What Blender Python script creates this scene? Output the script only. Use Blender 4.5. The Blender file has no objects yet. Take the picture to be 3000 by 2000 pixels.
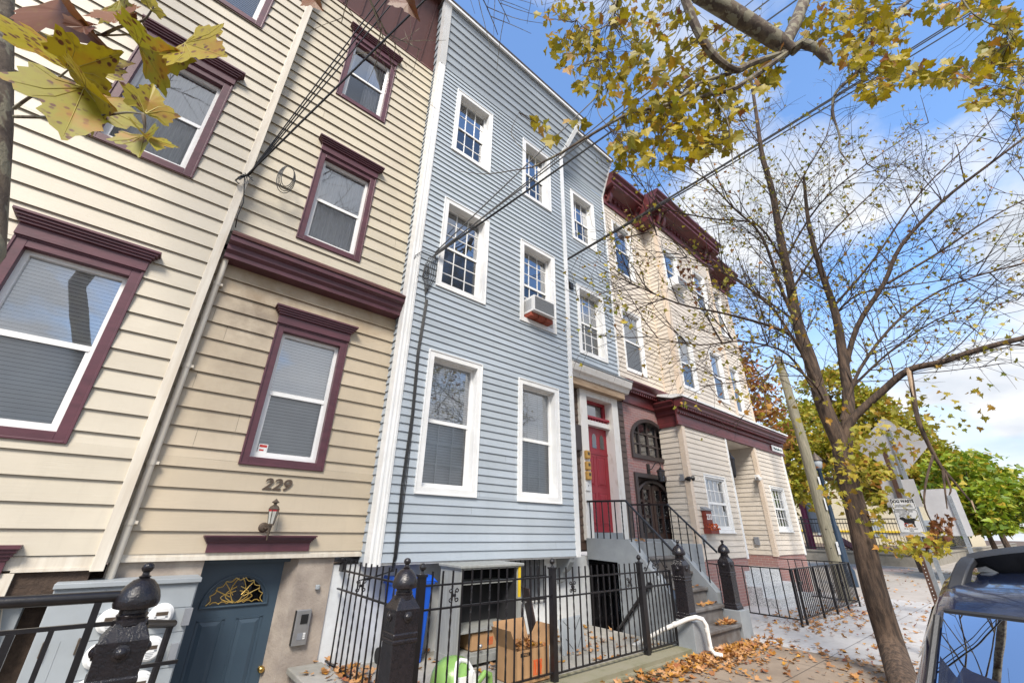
import bpy, math, random
from mathutils import Vector, Matrix
random.seed(7)
R = math.radians
sc = bpy.context.scene
# ------------------------------------------------------------------ camera
FPX, YAW, PIT, ROL, HC = 1210.2, R(39.865), R(24.356), R(1.0585), 1.65
FW = Vector((math.sin(YAW)*math.cos(PIT), math.cos(YAW)*math.cos(PIT), math.sin(PIT)))
_r = Vector((math.cos(YAW), -math.sin(YAW), 0)); _u = _r.cross(FW)
RT = _r*math.cos(ROL) + _u*math.sin(ROL); UP = -_r*math.sin(ROL) + _u*math.cos(ROL)
EYE = Vector((0, 0, HC))
cd = bpy.data.cameras.new("camera"); cam = bpy.data.objects.new("camera", cd)
sc.collection.objects.link(cam); sc.camera = cam
cd.sensor_width = 36; cd.lens = FPX/3000*36; cd.clip_start = 0.05; cd.clip_end = 2000
m = Matrix((RT, UP, -FW)).transposed().to_4x4(); m.translation = EYE
cam.matrix_world = m
def ray(x, y): return (FW*FPX + RT*(x-1500) - UP*(y-1000)).normalized()
def atY(x, y, Y): d = ray(x, y); return EYE + d*(Y/d.y)
def atX(x, y, X): d = ray(x, y); return EYE + d*(X/d.x)
def atZ(x, y, Z): d = ray(x, y); return EYE + d*((Z-HC)/d.z)
HF = Vector((math.sin(YAW), math.cos(YAW), 0))
def hp(x, y, D): d = ray(x, y); return EYE + d*(D/d.dot(HF))     # point whose level distance ahead of the eye is D
# ------------------------------------------------------------------ sky, sun, exposure
SUN_EL, SUN_AZ = R(46), R(222)      # azimuth clockwise from +Y
w = bpy.data.worlds.new("World"); sc.world = w; w.use_nodes = True
nt = w.node_tree; N = nt.nodes; L = nt.links; N.clear()
out = N.new("ShaderNodeOutputWorld"); bg = N.new("ShaderNodeBackground"); bg.inputs[1].default_value = 0.12
sky = N.new("ShaderNodeTexSky"); sky.sky_type = 'NISHITA'; sky.sun_disc = False
sky.sun_elevation = SUN_EL; sky.sun_rotation = SUN_AZ; sky.air_density = 1.0; sky.dust_density = 0.6; sky.ozone_density = 2.0
tc = N.new("ShaderNodeTexCoord"); sep = N.new("ShaderNodeSeparateXYZ"); L.new(tc.outputs['Generated'], sep.inputs[0])
def mth(op, a, b=None, c=None, clamp=False, nodes=N, links=L):
    n = nodes.new("ShaderNodeMath"); n.operation = op; n.use_clamp = clamp
    for i, v in enumerate((a, b, c)):
        if v is None: continue
        if isinstance(v, (int, float)): n.inputs[i].default_value = v
        else: links.new(v, n.inputs[i])
    return n.outputs[0]
zc = mth('MAXIMUM', sep.outputs[2], 0.0); den = mth('ADD', zc, 0.22)
cmb = N.new("ShaderNodeCombineXYZ"); L.new(mth('DIVIDE', sep.outputs[0], den), cmb.inputs[0]); L.new(mth('DIVIDE', sep.outputs[1], den), cmb.inputs[1])
cmb.inputs[2].default_value = 9.0
n1 = N.new("ShaderNodeTexNoise"); L.new(cmb.outputs[0], n1.inputs[0]); n1.inputs['Scale'].default_value = 1.15; n1.inputs['Detail'].default_value = 9; n1.inputs['Roughness'].default_value = 0.52; n1.inputs['Distortion'].default_value = 0.25
rp = N.new("ShaderNodeValToRGB"); L.new(mth('ADD', n1.outputs[0], mth('MULTIPLY', mth('MAXIMUM', mth('MULTIPLY', sep.outputs[1], -1.0), 0.0), 0.13)), rp.inputs[0]); rp.color_ramp.elements[0].position = 0.49; rp.color_ramp.elements[1].position = 0.58
hz = mth('SUBTRACT', 1.0, mth('MULTIPLY', zc, 2.4), clamp=True)        # thin veil low in the sky
cov = mth('MAXIMUM', rp.outputs[0], mth('MULTIPLY', hz, 0.9))
n2 = N.new("ShaderNodeTexNoise"); L.new(cmb.outputs[0], n2.inputs[0]); n2.inputs['Scale'].default_value = 3.0; n2.inputs['Detail'].default_value = 6
cl = N.new("ShaderNodeValToRGB"); L.new(n2.outputs[0], cl.inputs[0])
cl.color_ramp.elements[0].position = 0.35; cl.color_ramp.elements[0].color = (4.6, 4.95, 5.5, 1); cl.color_ramp.elements[1].position = 0.6; cl.color_ramp.elements[1].color = (6.3, 6.4, 6.6, 1)
mx = N.new("ShaderNodeMixRGB"); L.new(cov, mx.inputs[0])
tint = N.new("ShaderNodeMixRGB"); tint.blend_type = 'MULTIPLY'; tint.inputs[0].default_value = 1; L.new(sky.outputs[0], tint.inputs[1]); tint.inputs[2].default_value = (1.75, 2.02, 2.25, 1)
low = N.new('ShaderNodeMixRGB'); L.new(hz, low.inputs[0]); L.new(tint.outputs[0], low.inputs[1]); low.inputs[2].default_value = (3.6, 4.6, 5.6, 1); L.new(low.outputs[0], mx.inputs[1]); L.new(cl.outputs[0], mx.inputs[2])
L.new(mx.outputs[0], bg.inputs[0]); L.new(bg.outputs[0], out.inputs[0])
sl = bpy.data.lights.new("sun", 'SUN'); sun = bpy.data.objects.new("sun", sl); sc.collection.objects.link(sun)
sl.energy = 4.2; sl.angle = R(18); sl.color = (1, 0.92, 0.81)
sd = Vector((math.sin(SUN_AZ)*math.cos(SUN_EL), math.cos(SUN_AZ)*math.cos(SUN_EL), math.sin(SUN_EL)))
sun.rotation_euler = sd.to_track_quat('Z', 'Y').to_euler(); sun.location = (0, -20, 30)
sc.view_settings.view_transform = 'Standard'; sc.view_settings.look = 'None'; sc.view_settings.exposure = 0.48; sc.view_settings.gamma = 1
sc.cycles.max_bounces = 6; sc.cycles.transparent_max_bounces = 16; sc.cycles.use_denoising = True
# ------------------------------------------------------------------ mesh builder and object helpers
def lin(c):
    c = c.lstrip('#'); v = [int(c[i:i+2], 16)/255 for i in (0, 2, 4)]
    return tuple(x/12.92 if x <= .04045 else ((x+.055)/1.055)**2.4 for x in v)
def wloc(o):
    p = Vector((0, 0, 0))
    while o: p += o.location; o = o.parent
    return p
class MB:
    def __init__(s): s.v = []; s.f = []; s.m = []; s.cur = 0
    def quad(s, *p):
        i = len(s.v); s.v += [tuple(q) for q in p]; s.f.append(tuple(range(i, i+len(p)))); s.m.append(s.cur); return s
    def box(s, x0, x1, y0, y1, z0, z1):
        i = len(s.v)
        s.v += [(x, y, z) for z in (z0, z1) for y in (y0, y1) for x in (x0, x1)]
        for q in ((0,2,3,1),(4,5,7,6),(0,1,5,4),(2,6,7,3),(0,4,6,2),(1,3,7,5)): s.f.append(tuple(i+k for k in q)); s.m.append(s.cur)
        return s
    def prism(s, pts, F, a, b):          # outline pts (p,q) swept from a to b through F(p,q,t)
        i = len(s.v); n = len(pts)
        s.v += [tuple(F(p, q, a)) for p, q in pts] + [tuple(F(p, q, b)) for p, q in pts]
        s.f.append(tuple(range(i, i+n))); s.f.append(tuple(range(i+2*n-1, i+n-1, -1))); s.m += [s.cur]*2
        for k in range(n): s.f.append((i+k, i+(k+1) % n, i+n+(k+1) % n, i+n+k)); s.m.append(s.cur)
        return s
    def tube(s, pts, rad, n=6, cap=True):
        pts = [Vector(p) for p in pts]; k = len(pts)
        if not isinstance(rad, (list, tuple)): rad = [rad]*k
        i = len(s.v); t0 = (pts[1]-pts[0]).normalized()
        a = t0.cross(Vector((0.13, 0.31, 0.94)))
        if a.length < .05: a = t0.cross(Vector((1, 0, 0)))
        a.normalize()
        for j, p in enumerate(pts):
            t = (pts[min(j+1, k-1)]-pts[max(j-1, 0)])
            if t.length < 1e-9: t = t0
            t.normalize(); a = (a - t*a.dot(t)).normalized(); b = t.cross(a)
            for q in range(n):
                c = 2*math.pi*q/n; s.v.append(tuple(p + (a*math.cos(c)+b*math.sin(c))*rad[j]))
        for j in range(k-1):
            for q in range(n):
                q2 = (q+1) % n; s.f.append((i+j*n+q, i+j*n+q2, i+(j+1)*n+q2, i+(j+1)*n+q)); s.m.append(s.cur)
        if cap:
            s.f.append(tuple(range(i+n-1, i-1, -1))); s.f.append(tuple(range(i+(k-1)*n, i+k*n))); s.m += [s.cur]*2
        return s
    def lathe(s, c, prof, n=16, rot=0.0, axis=None):   # prof (radius, height) about c; axis turns it
        i = len(s.v); M = axis.to_track_quat('Z', 'Y').to_matrix() if axis else Matrix.Identity(3); c = Vector(c)
        for r_, h in prof:
            for q in range(n):
                a = 2*math.pi*q/n + rot; s.v.append(tuple(c + M @ Vector((r_*math.cos(a), r_*math.sin(a), h))))
        for j in range(len(prof)-1):
            for q in range(n):
                q2 = (q+1) % n; s.f.append((i+j*n+q, i+j*n+q2, i+(j+1)*n+q2, i+(j+1)*n+q)); s.m.append(s.cur)
        s.f.append(tuple(range(i+n-1, i-1, -1))); k = i+(len(prof)-1)*n; s.f.append(tuple(range(k, k+n))); s.m += [s.cur]*2
        return s
    def build(s, name, mats, parent=None, smooth=False, bevel=0):
        me = bpy.data.meshes.new(name); o = wloc(parent)
        me.from_pydata([(x-o.x, y-o.y, z-o.z) for x, y, z in s.v], [], s.f)
        if not isinstance(mats, (list, tuple)): mats = [mats]
        for q in mats: me.materials.append(q)
        if len(mats) > 1: me.polygons.foreach_set('material_index', s.m)
        if smooth is True: me.polygons.foreach_set('use_smooth', [True]*len(me.polygons))
        me.update(); ob = bpy.data.objects.new(name, me); sc.collection.objects.link(ob)
        if smooth == 'auto':
            me.polygons.foreach_set('use_smooth', [True]*len(me.polygons)); me.set_sharp_from_angle(angle=R(38))
        if parent: ob.parent = parent
        if bevel:
            b = ob.modifiers.new('bevel', 'BEVEL'); b.width = bevel; b.segments = 2; b.limit_method = 'ANGLE'
        return ob
def box(*a): return MB().box(*a)
def thing(name, loc, label, cat, group=None):
    o = bpy.data.objects.new(name, None); sc.collection.objects.link(o); o.location = loc; o.empty_display_size = .2
    return tag(o, label, cat, group)
def tag(o, label, cat, group=None):
    o['label'] = label; o['category'] = cat
    if group: o['group'] = group
    return o
def kind(o, k): o['kind'] = k; return o
def dup(root, loc, label, group=None):
    r = root.copy(); sc.collection.objects.link(r); r.location = loc; r['label'] = label
    if group: r['group'] = group
    for ch in list(root.children):
        c = ch.copy(); sc.collection.objects.link(c); c.parent = r
        for g in ch.children: d = g.copy(); sc.collection.objects.link(d); d.parent = c
    return r
def text(name, s, size, loc, mat, parent, rot=(R(90), 0, 0), depth=.004, align='CENTER', shear=0.0, sx=1.0, bold=0.0):
    cu = bpy.data.curves.new(name, 'FONT'); cu.body = s; cu.size = size; cu.extrude = depth; cu.align_x = align; cu.align_y = 'CENTER'; cu.shear = shear; cu.offset = bold; cu.space_line = .95
    t = bpy.data.objects.new(name, cu); sc.collection.objects.link(t)
    me = bpy.data.meshes.new_from_object(t.evaluated_get(bpy.context.evaluated_depsgraph_get()))
    bpy.data.objects.remove(t); me.materials.clear(); me.materials.append(mat)
    o = bpy.data.objects.new(name, me); sc.collection.objects.link(o)
    from mathutils import Euler
    me.transform(Matrix.Translation(Vector(loc)-wloc(parent)) @ Euler(rot).to_matrix().to_4x4() @ Matrix.Diagonal((sx, 1, 1, 1)))
    if parent: o.parent = parent
    return o
# ------------------------------------------------------------------ materials
def new(name):
    ma = bpy.data.materials.new(name); ma.use_nodes = True; t = ma.node_tree
    return ma, t.nodes, t.links, t.nodes["Principled BSDF"]
def pos(N, L, scale=(1, 1, 1), obj=False):
    mp = N.new("ShaderNodeMapping"); mp.inputs['Scale'].default_value = scale
    if obj: g = N.new("ShaderNodeTexCoord"); L.new(g.outputs['Object'], mp.inputs[0])
    else: g = N.new("ShaderNodeNewGeometry"); L.new(g.outputs['Position'], mp.inputs[0])
    return mp.outputs[0]
def noise(N, L, vec, scale, detail=5, rough=.55):
    n = N.new("ShaderNodeTexNoise"); L.new(vec, n.inputs[0]); n.inputs['Scale'].default_value = scale; n.inputs['Detail'].default_value = detail; n.inputs['Roughness'].default_value = rough
    return n.outputs[0]
def ramp(N, L, fac, stops):
    r = N.new("ShaderNodeValToRGB"); L.new(fac, r.inputs[0]); e = r.color_ramp.elements
    while len(e) < len(stops): e.new(.5)
    for q, (p, c) in zip(e, stops): q.position = p; q.color = (*c, 1)
    return r.outputs[0]
def mix(N, L, f, a, b, mode='MIX'):
    n = N.new("ShaderNodeMixRGB"); n.blend_type = mode
    for i, v in enumerate((f, a, b)):
        if isinstance(v, (int, float)): n.inputs[i].default_value = v
        elif isinstance(v, tuple): n.inputs[i].default_value = (*v, 1)
        else: L.new(v, n.inputs[i])
    return n.outputs[0]
def bump(N, L, h, b, strength=.3, dist=.01):
    n = N.new("ShaderNodeBump"); n.inputs['Strength'].default_value = strength; n.inputs['Distance'].default_value = dist
    L.new(h, n.inputs['Height']); L.new(n.outputs[0], b.inputs['Normal'])
def pmat(name, col, rough=.6, col2=None, scale=6, stretch=(1, 1, 1), bs=.15, bscale=None, metal=0, lo=.35, hi=.65, spec=None, coat=0, dist=.01):
    if isinstance(col, str): col = lin(col)
    if col2 is None: col2 = tuple(c*.82 for c in col)
    if isinstance(col2, str): col2 = lin(col2)
    ma, N, L, b = new(name); v = pos(N, L, stretch)
    n = noise(N, L, v, scale); L.new(ramp(N, L, n, [(lo, col2), (hi, col)]), b.inputs['Base Color'])
    b.inputs['Roughness'].default_value = rough; b.inputs['Metallic'].default_value = metal
    if spec is not None: b.inputs['Specular IOR Level'].default_value = spec
    if coat: b.inputs['Coat Weight'].default_value = coat; b.inputs['Coat Roughness'].default_value = .06
    if bs: bump(N, L, noise(N, L, v, bscale or scale*5, 4), b, bs, dist)
    return ma
def siding_mat(name, col, stain=None, grain=True):
    ma, N, L, b = new(name); v = pos(N, L, (1, 1, 1)); g = pos(N, L, (4, 4, 90))
    n = noise(N, L, v, 1.3, 6, .6); c = ramp(N, L, n, [(.3, tuple(x*.87 for x in col)), (.7, col)])
    dr = noise(N, L, pos(N, L, (9, 9, .5)), 1.0, 5, .65)
    c = mix(N, L, mth('MULTIPLY', ramp1(N, L, dr, .55, .8), .22, nodes=N, links=L), c, tuple(x*.62 for x in col))
    ri = N.new('ShaderNodeNewGeometry'); c = mix(N, L, 1.0, c, ramp(N, L, ri.outputs['Random Per Island'], [(0, (.90, .895, .88)), (1, (1, 1, 1))]), 'MULTIPLY')
    if stain:
        for (sx, sz, rx, rz, amt, scol) in stain:
            ge = N.new("ShaderNodeNewGeometry"); sp = N.new("ShaderNodeSeparateXYZ"); L.new(ge.outputs['Position'], sp.inputs[0])
            dx = mth('DIVIDE', mth('SUBTRACT', sp.outputs[0], sx, nodes=N, links=L), rx, nodes=N, links=L)
            dz = mth('DIVIDE', mth('SUBTRACT', sp.outputs[2], sz, nodes=N, links=L), rz, nodes=N, links=L)
            d2 = mth('ADD', mth('MULTIPLY', dx, dx, nodes=N, links=L), mth('MULTIPLY', dz, dz, nodes=N, links=L), nodes=N, links=L)
            f = mth('SUBTRACT', 1.0, d2, clamp=True, nodes=N, links=L)
            nn = noise(N, L, v, 3.2, 6, .65); f = mth('MULTIPLY', f, ramp1(N, L, nn, .3, .65), nodes=N, links=L)
            c = mix(N, L, mth('MULTIPLY', f, amt, nodes=N, links=L), c, scol)
    L.new(c, b.inputs['Base Color']); b.inputs['Roughness'].default_value = .5
    if grain: bump(N, L, noise(N, L, g, 1.0, 5, .6), b, .35, .004)
    return ma
def ramp1(N, L, fac, a, b_):
    n = N.new("ShaderNodeMapRange"); L.new(fac, n.inputs[0]); n.inputs[1].default_value = a; n.inputs[2].default_value = b_
    return n.outputs[0]
CREAM = (.57, .515, .415)
M = {}
M['cream'] = siding_mat('cream_siding', CREAM)
M['cream229'] = siding_mat('weathered_cream_siding', (.54, .455, .335), [(.55, 4.25, .75, .55, .75, (.14, .10, .07)), (1.2, 4.7, 2.2, .5, .65, (.30, .20, .10)), (.4, 3.4, .5, 1.1, .45, (.25, .19, .13))])
M['cream229up'] = siding_mat('upper_cream_siding', (.58, .52, .405))
M['blue'] = siding_mat('blue_siding', (.42, .472, .52), grain=False)
M['peach'] = siding_mat('peach_siding', (.72, .645, .55), grain=False)
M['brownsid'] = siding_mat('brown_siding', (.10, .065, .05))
M['white'] = pmat('white_vinyl', (.80, .80, .79), .35, (.72, .72, .70), 3, bs=.03)
M['offwhite'] = pmat('cream_trim', (.66, .61, .52), .45, (.56, .50, .41), 3, (6, 6, .6), bs=.08)
M['peachtrim'] = pmat('peach_trim', (.70, .58, .46), .45, (.66, .54, .42), 3, bs=.03)
M['dirtywhite'] = pmat('dirty_white_paint', (.74, .72, .68), .5, (.58, .53, .46), 4, (3, 3, 1), bs=.1, lo=.22, hi=.45)
M['purple'] = pmat('plum_paint', (.105, .035, .048), .42, (.075, .026, .036), 4, (1, 1, 3), bs=.1)
M['maroon'] = pmat('maroon_paint', (.135, .028, .03), .4, (.09, .02, .022), 4, bs=.1)
M['brownmetal'] = pmat('brown_metal', (.125, .05, .045), .42, (.10, .04, .036), 1.2, (2, 2, .6), bs=.05)
M['roofred'] = pmat('brown_shingle', (.10, .035, .03), .8, (.06, .022, .02), 14, bs=.5)
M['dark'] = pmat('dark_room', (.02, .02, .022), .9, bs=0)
M['room'] = pmat('room_wall', (.12, .12, .12), .9, bs=0)
M['blind'] = pmat('blind_slats', (.80, .81, .80), .5, (.70, .70, .70), 3, bs=0)
M['curtain'] = pmat('curtain_cloth', (.80, .80, .80), .9, (.62, .62, .64), 8, (10, 10, .6), bs=.3)
M['iron'] = pmat('black_iron_paint', (.014, .013, .015), .32, (.010, .009, .010), 20, bs=.25, bscale=60, dist=.003)
M['castiron'] = pmat('thick_black_paint', (.012, .011, .013), .22, (.02, .016, .018), 30, bs=.55, bscale=85, dist=.006)
M['ironrust'] = pmat('rusting_iron_paint', (.018, .014, .015), .45, (.10, .035, .02), 5, bs=.3, lo=.36, hi=.42)
M['stucco'] = pmat('tan_stucco', (.42, .36, .30), .9, (.27, .225, .19), 3.5, bs=.5, bscale=45)
M['shadestucco'] = pmat('shaded_rough_stucco', (.075, .05, .036), .95, (.045, .03, .022), 20, bs=.8, bscale=60)  # stucco in shadow: the shade is put into this dark brown
M['whitewall'] = pmat('painted_brick', (.68, .70, .70), .6, (.55, .57, .58), 2.5, bs=.3, bscale=14, dist=.02)
M['greystone'] = pmat('grey_masonry_paint', (.29, .31, .32), .55, (.22, .235, .245), 2.5, bs=.2, bscale=30)
M['darkstep'] = pmat('grey_step_stone', (.17, .165, .16), .6, (.09, .075, .065), 4, bs=.35, bscale=25)
M['door_blue'] = pmat('slate_blue_paint', (.045, .075, .105), .42, (.04, .066, .095), 3, bs=.05)
M['door_red'] = pmat('red_door_paint', (.30, .016, .028), .38, (.25, .013, .024), 3, bs=.05)
M['panelgrey'] = pmat('grey_enamel', (.34, .37, .39), .45, (.29, .315, .33), 2, bs=.04)
M['brass'] = pmat('brass', (.70, .47, .15), .25, metal=1, bs=0)
M['gold'] = pmat('brass_came', (.62, .42, .12), .4, metal=.6, bs=0)
M['bronze'] = pmat('aged_bronze', (.12, .085, .06), .5, (.07, .055, .04), 25, metal=.25, bs=.2)
M['alu'] = pmat('brushed_aluminium', (.50, .50, .50), .38, metal=.75, bs=.05)
M['galv'] = pmat('galvanised_steel', (.42, .45, .47), .42, (.33, .36, .38), 18, metal=.6, bs=.1)
M['rust'] = pmat('rusty_steel', (.11, .055, .035), .8, (.06, .03, .02), 12, bs=.4)
M['signback'] = pmat('sign_back_aluminium', (.56, .55, .55), .55, (.47, .46, .46), 3, metal=.1, bs=.05)
M['signwhite'] = pmat('sign_face', (.78, .78, .77), .4, bs=0)
M['black'] = pmat('black_print', (.012, .012, .012), .5, bs=0)
M['redprint'] = pmat('red_print', (.5, .04, .03), .5, bs=0)
M['grey'] = pmat('grey_plastic', (.25, .26, .28), .5, bs=.05)
M['pvc'] = pmat('white_pvc', (.74, .73, .70), .4, (.6, .58, .53), 6, bs=.05)
M['bluebin'] = pmat('blue_plastic', (.008, .09, .52), .38, (.006, .075, .45), 3, bs=.08)
M['cab'] = pmat('grey_painted_wood', (.32, .33, .31), .55, (.25, .255, .24), 3, (6, 6, .8), bs=.15)
M['card'] = pmat('cardboard', (.42, .25, .125), .85, (.36, .21, .10), 5, bs=.1)
M['orange'] = pmat('orange_print', (.62, .10, .02), .7, bs=0)
M['green'] = pmat('lime_plastic', (.24, .42, .12), .32, (.21, .38, .10), 3, bs=.03)
M['yellow'] = pmat('yellow_tape', (.75, .52, .02), .5, bs=0)
M['granite'] = None
M['wire'] = pmat('black_cable', (.012, .012, .013), .5, bs=0)
M['brick_red'] = pmat('loose_red_brick', (.36, .08, .045), .8, (.25, .055, .03), 14, bs=.4)
M['darkwood'] = pmat('dark_brown_wood', (.042, .02, .016), .4, (.028, .014, .012), 5, (8, 8, 1), bs=.15)
M['frame_brown'] = pmat('dark_grey_brown_frame', (.055, .042, .04), .5, bs=.05)
M['tanwood'] = pmat('soffit_wood', (.46, .34, .23), .7, (.30, .20, .12), 3, (1, 6, 6), bs=.2)
M['acgrille'] = pmat('grey_coil', (.20, .21, .21), .5, (.12, .12, .12), 120, (0.2, .2, 4), bs=.4)
M['carpaint'] = pmat('dark_navy_car_paint', (.010, .017, .045), .2, bs=0, coat=1)
M['carblack'] = pmat('black_plastic_trim', (.022, .022, .024), .5, bs=.15, bscale=200)
M['rubber'] = pmat('rubber', (.015, .015, .015), .85, bs=.1)
M['plastic_amber'] = pmat('brass_mailbox', (.62, .36, .10), .4, (.5, .28, .07), 20, metal=.3, bs=.1)
M['mailred'] = pmat('red_wood', (.22, .035, .02), .5, (.15, .025, .015), 6, (8, 8, 1), bs=.1)
M['flower'] = pmat('orange_flowers', (.75, .16, .02), .7, (.5, .05, .01), 40, bs=.3)
M['pole'] = pmat('weathered_wood_pole', (.30, .27, .20), .9, (.17, .16, .11), 5, (9, 9, .6), bs=.6, bscale=12)
def brick_mat(name, c1, c2, mortar, sc_=1.0, bw=.2, bh=.065, rough=.85):
    ma, N, L, b = new(name); ge = N.new("ShaderNodeNewGeometry"); sp = N.new("ShaderNodeSeparateXYZ"); L.new(ge.outputs['Position'], sp.inputs[0])
    cb = N.new("ShaderNodeCombineXYZ"); L.new(mth('ADD', sp.outputs[0], sp.outputs[1], nodes=N, links=L), cb.inputs[0]); L.new(sp.outputs[2], cb.inputs[1])
    t = N.new("ShaderNodeTexBrick"); L.new(cb.outputs[0], t.inputs[0])
    for k, v in (('Color1', c1), ('Color2', c2), ('Mortar', mortar)): t.inputs[k].default_value = (*v, 1)
    for k, v in (('Scale', 1.0), ('Mortar Size', .006), ('Mortar Smooth', .2), ('Bias', 0), ('Brick Width', bw), ('Row Height', bh)): t.inputs[k].default_value = v
    v = pos(N, L); c = mix(N, L, ramp1(N, L, noise(N, L, v, 7, 5, .7), .35, .7), t.outputs[0], tuple(x*.55+.1 for x in c1))
    L.new(c, b.inputs['Base Color']); b.inputs['Roughness'].default_value = rough
    bump(N, L, t.outputs['Fac'], b, -.5, .008)
    return ma
M['brick'] = brick_mat('pink_grey_brick', (.34, .14, .125), (.25, .16, .165), (.38, .33, .31))
M['basebrick'] = brick_mat('base_brick', (.36, .15, .12), (.30, .16, .15), (.42, .36, .33))
def granite():
    ma, N, L, b = new('speckled_granite'); v = pos(N, L)
    vo = N.new("ShaderNodeTexVoronoi"); L.new(v, vo.inputs[0]); vo.inputs['Scale'].default_value = 70
    L.new(ramp(N, L, vo.outputs['Color'], [(.2, (.22, .23, .24)), (.5, (.55, .56, .56)), (.8, (.68, .69, .68))]), b.inputs['Base Color']); b.inputs['Roughness'].default_value = .6
    return ma
M['granite'] = granite()
def glass(name, tint=.6, fac=.3, rough=.015):
    ma, N, L, b = new(name); N.remove(b); o = N["Material Output"]
    tr = N.new("ShaderNodeBsdfTransparent"); tr.inputs[0].default_value = (tint, tint*1.01, tint*1.02, 1)
    gl = N.new("ShaderNodeBsdfGlossy"); gl.inputs['Roughness'].default_value = rough; gl.inputs[0].default_value = (.95, .97, 1, 1)
    fr = N.new("ShaderNodeFresnel"); fr.inputs[0].default_value = 1.55
    g = mth('ADD', mth('MULTIPLY', fr.outputs[0], 1.1, nodes=N, links=L), fac, clamp=True, nodes=N, links=L)
    nb = N.new("ShaderNodeBump"); nb.inputs['Strength'].default_value = .05; nb.inputs['Distance'].default_value = .02
    L.new(noise(N, L, pos(N, L), 2.2, 2), nb.inputs['Height']); L.new(nb.outputs[0], gl.inputs['Normal'])
    ms = N.new("ShaderNodeMixShader"); L.new(g, ms.inputs[0]); L.new(tr.outputs[0], ms.inputs[1]); L.new(gl.outputs[0], ms.inputs[2]); L.new(ms.outputs[0], o.inputs[0])
    return ma
M['glass'] = glass('window_glass', .9, .22)
M['screen'] = glass('insect_screened_glass', .72, .06, .12)
M['darkglass'] = glass('dark_glass', .25, .12)
M['carglass'] = glass('car_rear_glass', .25, .5, .006)
def leafmat(name, stops, rough=.5, trans=.35, spots=False):
    ma, N, L, b = new(name); g = N.new("ShaderNodeNewGeometry")
    c = ramp(N, L, g.outputs['Random Per Island'], stops)
    v = pos(N, L); c = mix(N, L, mth('MULTIPLY', ramp1(N, L, noise(N, L, v, 30, 3), .5, .75), .45, nodes=N, links=L), c, (.22, .13, .02))
    if spots:
        vo = N.new("ShaderNodeTexVoronoi"); L.new(pos(N, L), vo.inputs[0]); vo.inputs['Scale'].default_value = 34; vo.inputs['Randomness'].default_value = 1
        f = ramp1(N, L, mth('ADD', vo.outputs['Distance'], mth('MULTIPLY', noise(N, L, v, 60, 3), .25, nodes=N, links=L), nodes=N, links=L), .50, .38)
        k = ramp1(N, L, noise(N, L, v, 9, 2), .40, .5)
        c = mix(N, L, mth('MULTIPLY', f, k, nodes=N, links=L), c, (.10, .03, .01))
        wv = noise(N, L, pos(N, L), 9, 4); c = mix(N, L, ramp1(N, L, wv, .52, .7), c, (.36, .17, .012))
    L.new(c, b.inputs['Base Color']); b.inputs['Roughness'].default_value = rough
    tl = N.new("ShaderNodeBsdfTranslucent"); L.new(c, tl.inputs[0]); ms = N.new("ShaderNodeMixShader"); ms.inputs[0].default_value = trans
    L.new(b.outputs[0], ms.inputs[1]); L.new(tl.outputs[0], ms.inputs[2]); L.new(ms.outputs[0], N["Material Output"].inputs[0])
    return ma
M['leaf_plane'] = leafmat('plane_leaf', [(0, (.22, .19, .012)), (.3, (.40, .31, .012)), (.55, (.50, .36, .012)), (.8, (.20, .21, .015)), (.94, (.42, .22, .02)), (1, (.24, .08, .02))])
M['leaf_fore'] = leafmat('spotted_leaf', [(0, (.40, .30, .008)), (.6, (.33, .27, .01)), (1, (.24, .23, .014))], spots=True)
M['leaf_dead'] = leafmat('dry_brown_leaf', [(0, (.13, .04, .018)), (1, (.24, .09, .02))])
M['leaf_maple'] = leafmat('maple_leaf', [(0, (.34, .30, .03)), (.4, (.48, .36, .03)), (.75, (.26, .30, .04)), (.93, (.5, .24, .03)), (1, (.32, .12, .04))])
M['leaf_red'] = leafmat('red_leaf', [(0, (.32, .09, .04)), (.4, (.40, .17, .05)), (.75, (.42, .28, .05)), (1, (.22, .07, .04))])
M['leaf_yg'] = leafmat('yellow_green_leaf', [(0, (.20, .25, .02)), (.4, (.44, .38, .03)), (.7, (.22, .26, .02)), (.9, (.50, .32, .03)), (1, (.38, .2, .04))])
M['leaf_green'] = leafmat('green_leaf', [(0, (.14, .25, .02)), (.4, (.32, .40, .02)), (.7, (.11, .20, .015)), (.88, (.46, .42, .03)), (1, (.50, .34, .03))])
M['leaf_fall'] = leafmat('fallen_leaf', [(0, (.42, .20, .06)), (.35, (.50, .28, .13)), (.6, (.30, .12, .05)), (.8, (.52, .26, .03)), (1, (.22, .05, .03))], trans=.1)
def bark(name, c1, c2, patch=None, sx=14, sz=2.2):
    ma, N, L, b = new(name); v = pos(N, L, (sx, sx, sz)); n = noise(N, L, v, 1.6, 6, .65)
    c = ramp(N, L, n, [(.42, c2), (.60, c1)])
    if patch: c = mix(N, L, ramp1(N, L, noise(N, L, pos(N, L, (1, 1, .6)), 7, 3), .50, .53), c, patch)
    L.new(c, b.inputs['Base Color']); b.inputs['Roughness'].default_value = .9; bump(N, L, n, b, .9, .02)
    return ma
M['bark'] = bark('brown_bark', (.115, .075, .05), (.042, .028, .02))
M['barkplane'] = bark('plane_bark', (.13, .10, .07), (.07, .05, .038), (.20, .18, .125), 5, 3)
M['twig'] = pmat('twig_bark', (.07, .048, .036), .85, (.045, .032, .026), 20, bs=0)
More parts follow.
